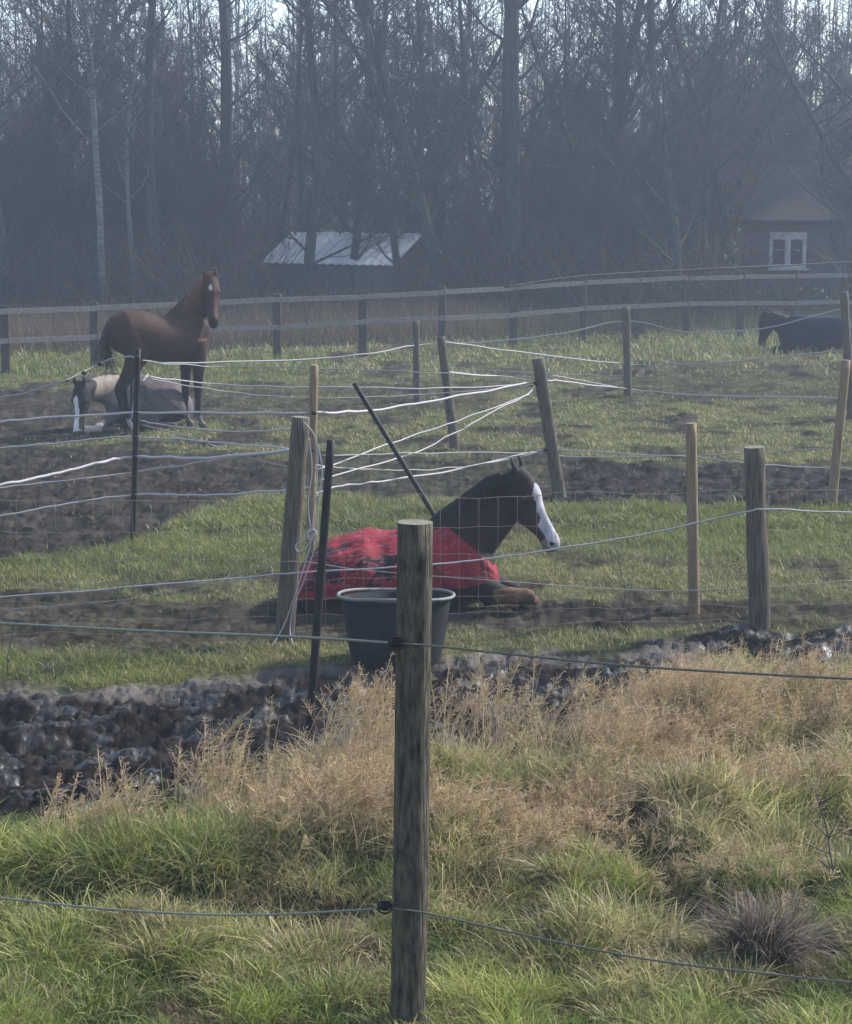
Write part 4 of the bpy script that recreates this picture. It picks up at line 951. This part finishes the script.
def standing_horse():
    g = G(163, 430); s = 1.0
    yaw = R(33); r = empty('standing_horse', (g.x, g.y, g.z), yaw, 'chestnut horse standing and looking towards the camera', 'horse')
    m = MB()
    m.loft(tops([(-.70, 1.32, 1.08, .10), (-.64, 1.42, 1.00, .20), (-.52, 1.50, .96, .26), (-.35, 1.50, .92, .27), (-.15, 1.45, .86, .28), (.05, 1.41, .83, .28), (.22, 1.43, .81, .27), (.36, 1.49, .83, .24), (.48, 1.46, .88, .20), (.58, 1.34, .95, .15), (.63, 1.22, 1.04, .08)]), 26)
    m.loft([(.28, 0, 1.22, .16, .30), (.41, 0, 1.38, .13, .26), (.53, 0, 1.55, .10, .21), (.61, -.01, 1.70, .08, .15), (.65, -.03, 1.80, .075, .12), (.66, -.06, 1.85, .07, .10)], 22)
    # head looks to the camera (local -y after yaw)
    W = lambda a, b, c: (a * math.cos(yaw) + b * math.sin(yaw), -a * math.sin(yaw) + b * math.cos(yaw), c)
    fr = head(m, (.66, -.06, 1.83), W(.10, -.50, -.86), W(.05, -.86, .50), 1.04)
    for (dx, sy) in ((0.03, -.12), (-.02, .12)):
        x = .40 + dx
        m.tube(catmull([(x, sy, 1.10), (x + .02, sy, .88), (x + .01, sy, .68), (x, sy, .50), (x, sy, .44), (x, sy, .30), (x, sy, .16), (x + .03, sy, .09), (x + .05, sy, .05)], 3), np.interp(np.linspace(0, 8, 25), range(9), [.13, .10, .07, .052, .05, .034, .042, .036, .045]), 14)
        m.tube([(x + .055, sy, .06), (x + .065, sy, 0.0)], [.048, .062], 14)
    for (dx, sy) in ((.0, -.115), (.16, .115)):
        x = -.48 + dx
        m.tube(catmull([(x, sy, 1.22), (x + .08, sy, 1.0), (x + .02, sy, .82), (x - .10, sy, .64), (x - .16, sy, .54), (x - .13, sy, .38), (x - .11, sy, .18), (x - .08, sy, .10), (x - .05, sy, .05)], 3), np.interp(np.linspace(0, 8, 25), range(9), [.16, .155, .10, .062, .055, .037, .044, .037, .045]), 14)
        m.tube([(x - .045, sy, .06), (x - .035, sy, 0)], [.048, .06], 14)
    me = remesh(m, .013, 9)
    bl = blazef(fr, .022, .10, .19, 0)
    ches = np.array([.043, .019, .013]); dk = np.array([.010, .007, .007])
    def cf(v):
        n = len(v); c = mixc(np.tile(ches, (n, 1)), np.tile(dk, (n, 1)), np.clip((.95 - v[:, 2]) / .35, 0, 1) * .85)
        a, b, cc = hframe(v, fr); c[(a > .5) & (a < .66) & (np.abs(b) < .2) & (np.abs(cc) < .12)] = dk
        c[bl(v) & (a < .2)] = (.4, .36, .35)
        c[(v[:, 2] < .17) & (v[:, 0] > .2)] = (.13, .10, .095); c[(v[:, 2] < .06)] = (.06, .05, .05)
        c[(v[:, 2] < .16) & (v[:, 0] < 0) & (v[:, 1] > 0)] = (.32, .27, .26)
        return c
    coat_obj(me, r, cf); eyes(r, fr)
    hair(r, [(.30, 0, 1.53), (.36, 0, 1.62), (.45, 0, 1.72), (.52, 0, 1.82), (.60, -.01, 1.92)], [(-.3, -.5, -.6)] * 5, [.15, .22, .25, .22, .15], (.22, .10, .06), 'mane', dens=14, spread=.02)  # lighter reddish hair colour stands in for sunlight catching the mane
    hair(r, [(.63, -.06, 1.92), (.69, -.06, 1.92)], [(0, -.8, -.6)] * 2, [.14, .14], (.15, .065, .04), 'forelock', dens=8)
    hair(r, [(-.70, 0, 1.34), (-.73, 0, 1.25), (-.735, 0, 1.12)], [(-.1, 0, -1), (-.05, 0, -1), (0, 0, -1)], [.5, .5, .45], (.04, .022, .018), 'tail', r=.005, dens=9, spread=.015)
standing_horse()

def lying_grey_horse():
    g = G(140, 432); r = empty('lying_horse', (g.x, g.y + .62, g.z), 0, 'pale pinto horse with a dark blazed head lying under the chestnut in a grey-brown rug', 'horse', 'horses lying down')
    # local frame, 1 px ~ .0123 m ; x=0 at px 140
    m = MB()
    m.loft(tops([(-.50, .50, .12, .16), (-.40, .62, .03, .26), (-.22, .66, 0, .31), (-.02, .60, 0, .32), (.2, .53, 0, .32), (.34, .46, 0, .27), (.44, .34, .02, .18), (.49, .22, .06, .08)]), 24)
    m.loft([(-.30, .0, .42, .2, .22), (-.46, -.10, .48, .16, .19), (-.58, -.28, .50, .12, .16), (-.66, -.44, .50, .095, .13), (-.70, -.52, .49, .085, .11)], 20, lat=(.7, -.7, 0))
    fr = head(m, (-.72, -.56, .55), (-.10, -.22, -1), (-.35, -1, .25), .98)
    m.loft([(-.3, -.15, .22, .11, .12), (-.42, -.42, .12, .08, .08), (-.5, -.66, .08, .055, .055), (-.52, -.70, .06, .05, .05)], 14)
    m.tube(catmull([(-.52, -.70, .06), (-.42, -.76, .05), (-.3, -.78, .05), (-.22, -.78, .04)], 4), .04, 12)
    m.tube([(-.66, -.74, .04), (-.55, -.76, .05), (-.46, -.76, .06)], [.055, .045, .05], 12)
    m.loft([(.25, -.2, .3, .13, .18), (.1, -.34, .18, .1, .12), (-.05, -.38, .1, .07, .08)], 14)
    m.loft([(-.05, -.38, .08, .06, .06), (.2, -.4, .06, .05, .05), (.42, -.38, .05, .045, .045)], 12)
    me = remesh(m, .013, 9); bl = blazef(fr, .032, .12, .62, .012)
    def cf(v):
        n = len(v); nn = fbm(v[:, 0] * 2.2, v[:, 2] * 2.2 + v[:, 1], 401, 3)
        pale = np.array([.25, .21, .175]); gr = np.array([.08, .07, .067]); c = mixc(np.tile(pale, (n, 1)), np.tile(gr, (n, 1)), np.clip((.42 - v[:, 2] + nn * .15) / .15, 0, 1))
        a, b, cc = hframe(v, fr); hd = (a > -.30) & (a < .7) & (v[:, 1] < -.40) & (np.abs(cc) < .17) & (b < .3) & (b > -.17 - .10 * nn); c[hd] = (.022, .018, .022)
        c[bl(v) & (b > -.1) & hd] = (.60, .57, .58); c[(v[:, 1] < -.66) & (v[:, 2] < .12) & (v[:, 0] > -.66) & (v[:, 0] < -.36 + .1 * nn)] = (.34, .30, .27)
        return c
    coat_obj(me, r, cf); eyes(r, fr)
    hair(r, [(-.36, -.02, .68), (-.48, -.14, .70), (-.60, -.34, .68), (-.70, -.50, .68)], [(-.3, .3, -.5)] * 4, [.12, .14, .14, .1], (.4, .34, .29), 'mane', dens=10)
    hair(r, [(-.76, -.58, .62), (-.70, -.60, .62)], [(-.1, -.5, -.8)] * 2, [.12, .12], (.02, .018, .02), 'forelock', dens=8)
    rug_shell(r, [(-.16, .68, 0, .345), (-.02, .645, -.01, .40), (.2, .60, -.01, .42), (.38, .55, -.01, .37), (.50, .45, 0, .29), (.58, .32, .02, .17), (.60, .18, .04, .08)], np.array([.105, .088, .088]), np.array([.035, .030, .034]), 420, M_ruggrey)
    m = MB(); m.tube(catmull([(-.14, -.35, .12), (-.10, -.34, .36), (-.02, -.24, .56), (.04, -.08, .655)], 8), .014, 6, flat=2.0); localize(m.build('rug_strap', M_tape), r)
def rug_shell(r, rows, cA, cB, seed, mt, lite=None):
    rows = np.array(rows); tt = np.linspace(0, 1, len(rows)); ts = np.linspace(0, 1, 70); R4 = np.stack([np.interp(ts, tt, rows[:, c]) for c in range(4)], 1)
    for c in range(4):
        pad = np.concatenate([np.full(2, R4[0, c]), R4[:, c], np.full(2, R4[-1, c])]); R4[:, c] = np.convolve(pad, np.ones(5) / 5, 'valid')
    na = 60; th = np.linspace(-.1 * np.pi, 1.1 * np.pi, na); TH, XI = np.meshgrid(th, np.arange(70), indexing='ij')
    x, top, bot, wd = [R4[XI, c] for c in range(4)]; ct, s_ = np.cos(TH), np.sin(TH)
    fold = fbm(x * 3.5, TH * 1.6, seed, 4) * .05
    yy = -np.sign(ct) * np.abs(ct) ** .85 * wd * (1 + fold); zz = np.maximum((top + bot) / 2 + s_ * (top - bot) / 2 * (1 + fold * .6), .01)
    idx = np.arange(na * 70).reshape(na, 70); q = np.stack([idx[:-1, :-1], idx[1:, :-1], idx[1:, 1:], idx[:-1, 1:]], -1).reshape(-1, 4)
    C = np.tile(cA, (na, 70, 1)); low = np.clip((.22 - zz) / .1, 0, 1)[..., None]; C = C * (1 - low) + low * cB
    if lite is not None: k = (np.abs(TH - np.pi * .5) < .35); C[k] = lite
    C[(XI < 3) | (XI > 66) | (TH < th[2]) | (TH > th[-3])] = cB
    mm = MB(); mm.add(np.stack([x, yy, zz], -1).reshape(-1, 3), q, None, C.reshape(-1, 3)); o = localize(mm.build('rug', mt), r)
    so = o.modifiers.new('thick', 'SOLIDIFY'); so.thickness = .012; so.offset = 1
lying_grey_horse()

def dark_horse():
    g = G(805, 353); r = empty('lying_horse', (g.x, g.y + .2, g.z), 0, 'black horse in a dark blue rug lying near the rail fence', 'horse', 'horses lying down')
    m = MB()
    m.loft(tops([(-.42, .50, .08, .16), (-.34, .60, 0, .26), (-.15, .64, 0, .31), (.1, .62, 0, .33), (.35, .60, 0, .33), (.6, .60, 0, .3), (.78, .5, 0, .24), (.88, .3, .05, .1)]), 24)
    m.loft([(-.25, 0, .42, .17, .22), (-.42, -.02, .52, .13, .18), (-.56, -.04, .60, .10, .15), (-.66, -.06, .66, .085, .12)], 20)
    fr = head(m, (-.70, -.06, .68), (-.22, -.1, -1), (-1, -.1, .2), .98)
    m.loft([(-.3, -.15, .2, .1, .12), (-.45, -.3, .1, .07, .07), (-.62, -.34, .06, .05, .05)], 14)
    m.loft([(-.62, -.34, .05, .045, .045), (-.50, -.40, .045, .036, .036), (-.3, -.44, .04, .04, .04)], 12)
    m.loft([(.6, -.2, .3, .13, .18), (.4, -.34, .18, .1, .12), (.25, -.38, .1, .07, .08)], 14)
    m.loft([(.25, -.38, .07, .05, .05), (.5, -.4, .06, .045, .045), (.7, -.38, .05, .045, .045)], 12)
    me = remesh(m, .016, 4)
    coat_obj(me, r, lambda v: np.tile(np.array([.004, .004, .005]), (len(v), 1))); eyes(r, fr)
    hair(r, [(-.42, 0, .70), (-.55, 0, .76), (-.66, 0, .80)], [(.2, -.5, -.7)] * 3, [.16, .2, .16], (.012, .01, .012), 'mane', dens=12)
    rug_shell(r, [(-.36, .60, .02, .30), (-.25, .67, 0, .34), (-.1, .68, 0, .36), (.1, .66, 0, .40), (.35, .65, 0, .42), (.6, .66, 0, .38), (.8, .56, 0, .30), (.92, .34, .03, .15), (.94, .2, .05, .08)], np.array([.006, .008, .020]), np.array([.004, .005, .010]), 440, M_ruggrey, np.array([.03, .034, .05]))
dark_horse()

# ------------------------------------------------------------------ small plants
def twig_plant(name, px, py, h, seed, label, cat, colr=M_twigred, r=.004, spread=.5, n=7, lean=(0, 0)):
    g = G(px, py); rd = random.Random(seed); m = MB()
    stem = [Vector((0, 0, -.03))]; d = Vector((lean[0], lean[1], 1)).normalized()
    for i in range(7): d = (d + Vector((rd.gauss(0, .12), rd.gauss(0, .12), 0))).normalized(); stem.append(stem[-1] + d * h / 7)
    m.tube(stem, np.linspace(r, r * .5, 8), 6)
    for k in range(n):
        i = rd.randint(1, 6); az = rd.uniform(0, 6.28); d2 = Vector((math.cos(az) * spread, math.sin(az) * spread, .7)); L = h * rd.uniform(.15, .45); p = stem[i]; pts = [p]
        for j in range(4): d2 = (d2 + Vector((rd.gauss(0, .25), rd.gauss(0, .25), rd.gauss(0, .2)))); p = p + d2.normalized() * L / 4; pts.append(p)
        m.tube(pts, np.linspace(r * .6, r * .3, 5), 5)
    o = m.build(name, colr, label=label, cat=cat); o.location = (g.x, g.y, float(full_z(g.x, g.y))); return o
twig_plant('dead_weed', 126, 655, .5, 3, 'bare brown weed stem by the netting at the left, the tallest there', 'weed', lean=(-.2, 0))
twig_plant('dead_weed', 8, 676, .38, 4, 'short bare weed stem at the left edge of the netting', 'weed')
twig_plant('dead_weed', 58, 680, .26, 5, 'low forked weed stem at the left between the edge and the tall one', 'weed', lean=(-.4, 0))
twig_plant('dead_weed', 622, 625, .52, 6, 'thin twiggy weed by the netting right of the horse, beside the tan stake', 'weed', r=.003, n=12)
twig_plant('dead_weed', 632, 628, .4, 7, 'smaller twig close beside the twiggy weed near the tan stake', 'weed', r=.003)
twig_plant('bramble', 845, 905, .42, 8, 'dark arching bramble stem at the right edge of the bank', 'bramble', M_twigred, .004, .9, 12, lean=(-.45, 0))
twig_plant('dead_weed', 740, 700, .4, 9, 'bent pale stalk in the straw below the upright grey post', 'weed', M_posttan, .004, .7, 6, lean=(-.6, 0))
twig_plant('dead_weed', 842, 690, .36, 10, 'branched pale stalk in the mud at the right edge', 'weed', M_posttan, .004, .8, 8, lean=(.3, 0))

def dead_tussock():
    g = G(763, 955); m = MB(); n = 2000
    aa = rng.uniform(0, 6.283, n); rr = .095 * np.sqrt(rng.random(n)); x = rr * np.cos(aa); y = rr * np.sin(aa)
    c = mixc(np.tile(np.array([.10, .07, .055]), (n, 1)), np.tile(np.array([.36, .31, .26]), (n, 1)), rng.random(n)) * rng.uniform(.5, 1.1, n)[:, None]
    blades(m, x, y, np.full(n, -.01), rng.uniform(.16, .38, n), rng.uniform(.003, .006, n), aa * .4 + rng.normal(3.6, .9, n), np.clip(rng.uniform(.1, 1.0, n), 0, 1.5), c, 6, .5, rng.uniform(.05, .5, n))
    o = m.build('grass_tussock', M_dry, label='dead purplish-brown grass tussock on the right of the bank', cat='tussock'); o.location = (g.x, g.y, float(full_z(g.x, g.y)))
dead_tussock()

# ------------------------------------------------------------------ haze
hm = bpy.data.materials.new('haze_air'); hm.use_nodes = True; t = hm.node_tree
for nd in list(t.nodes):
    if nd.type == 'BSDF_PRINCIPLED': t.nodes.remove(nd)
pv = t.nodes.new('ShaderNodeVolumePrincipled'); pv.inputs['Color'].default_value = (.68, .81, 1.0, 1); pv.inputs['Density'].default_value = HAZE_DENSITY; pv.inputs['Anisotropy'].default_value = .25
t.links.new(pv.outputs[0], t.nodes['Material Output'].inputs['Volume'])
m = MB(); m.box((0, 150, 9.5), (560, 400, 23)); m.build('haze', hm, smooth=False, kind='stuff')
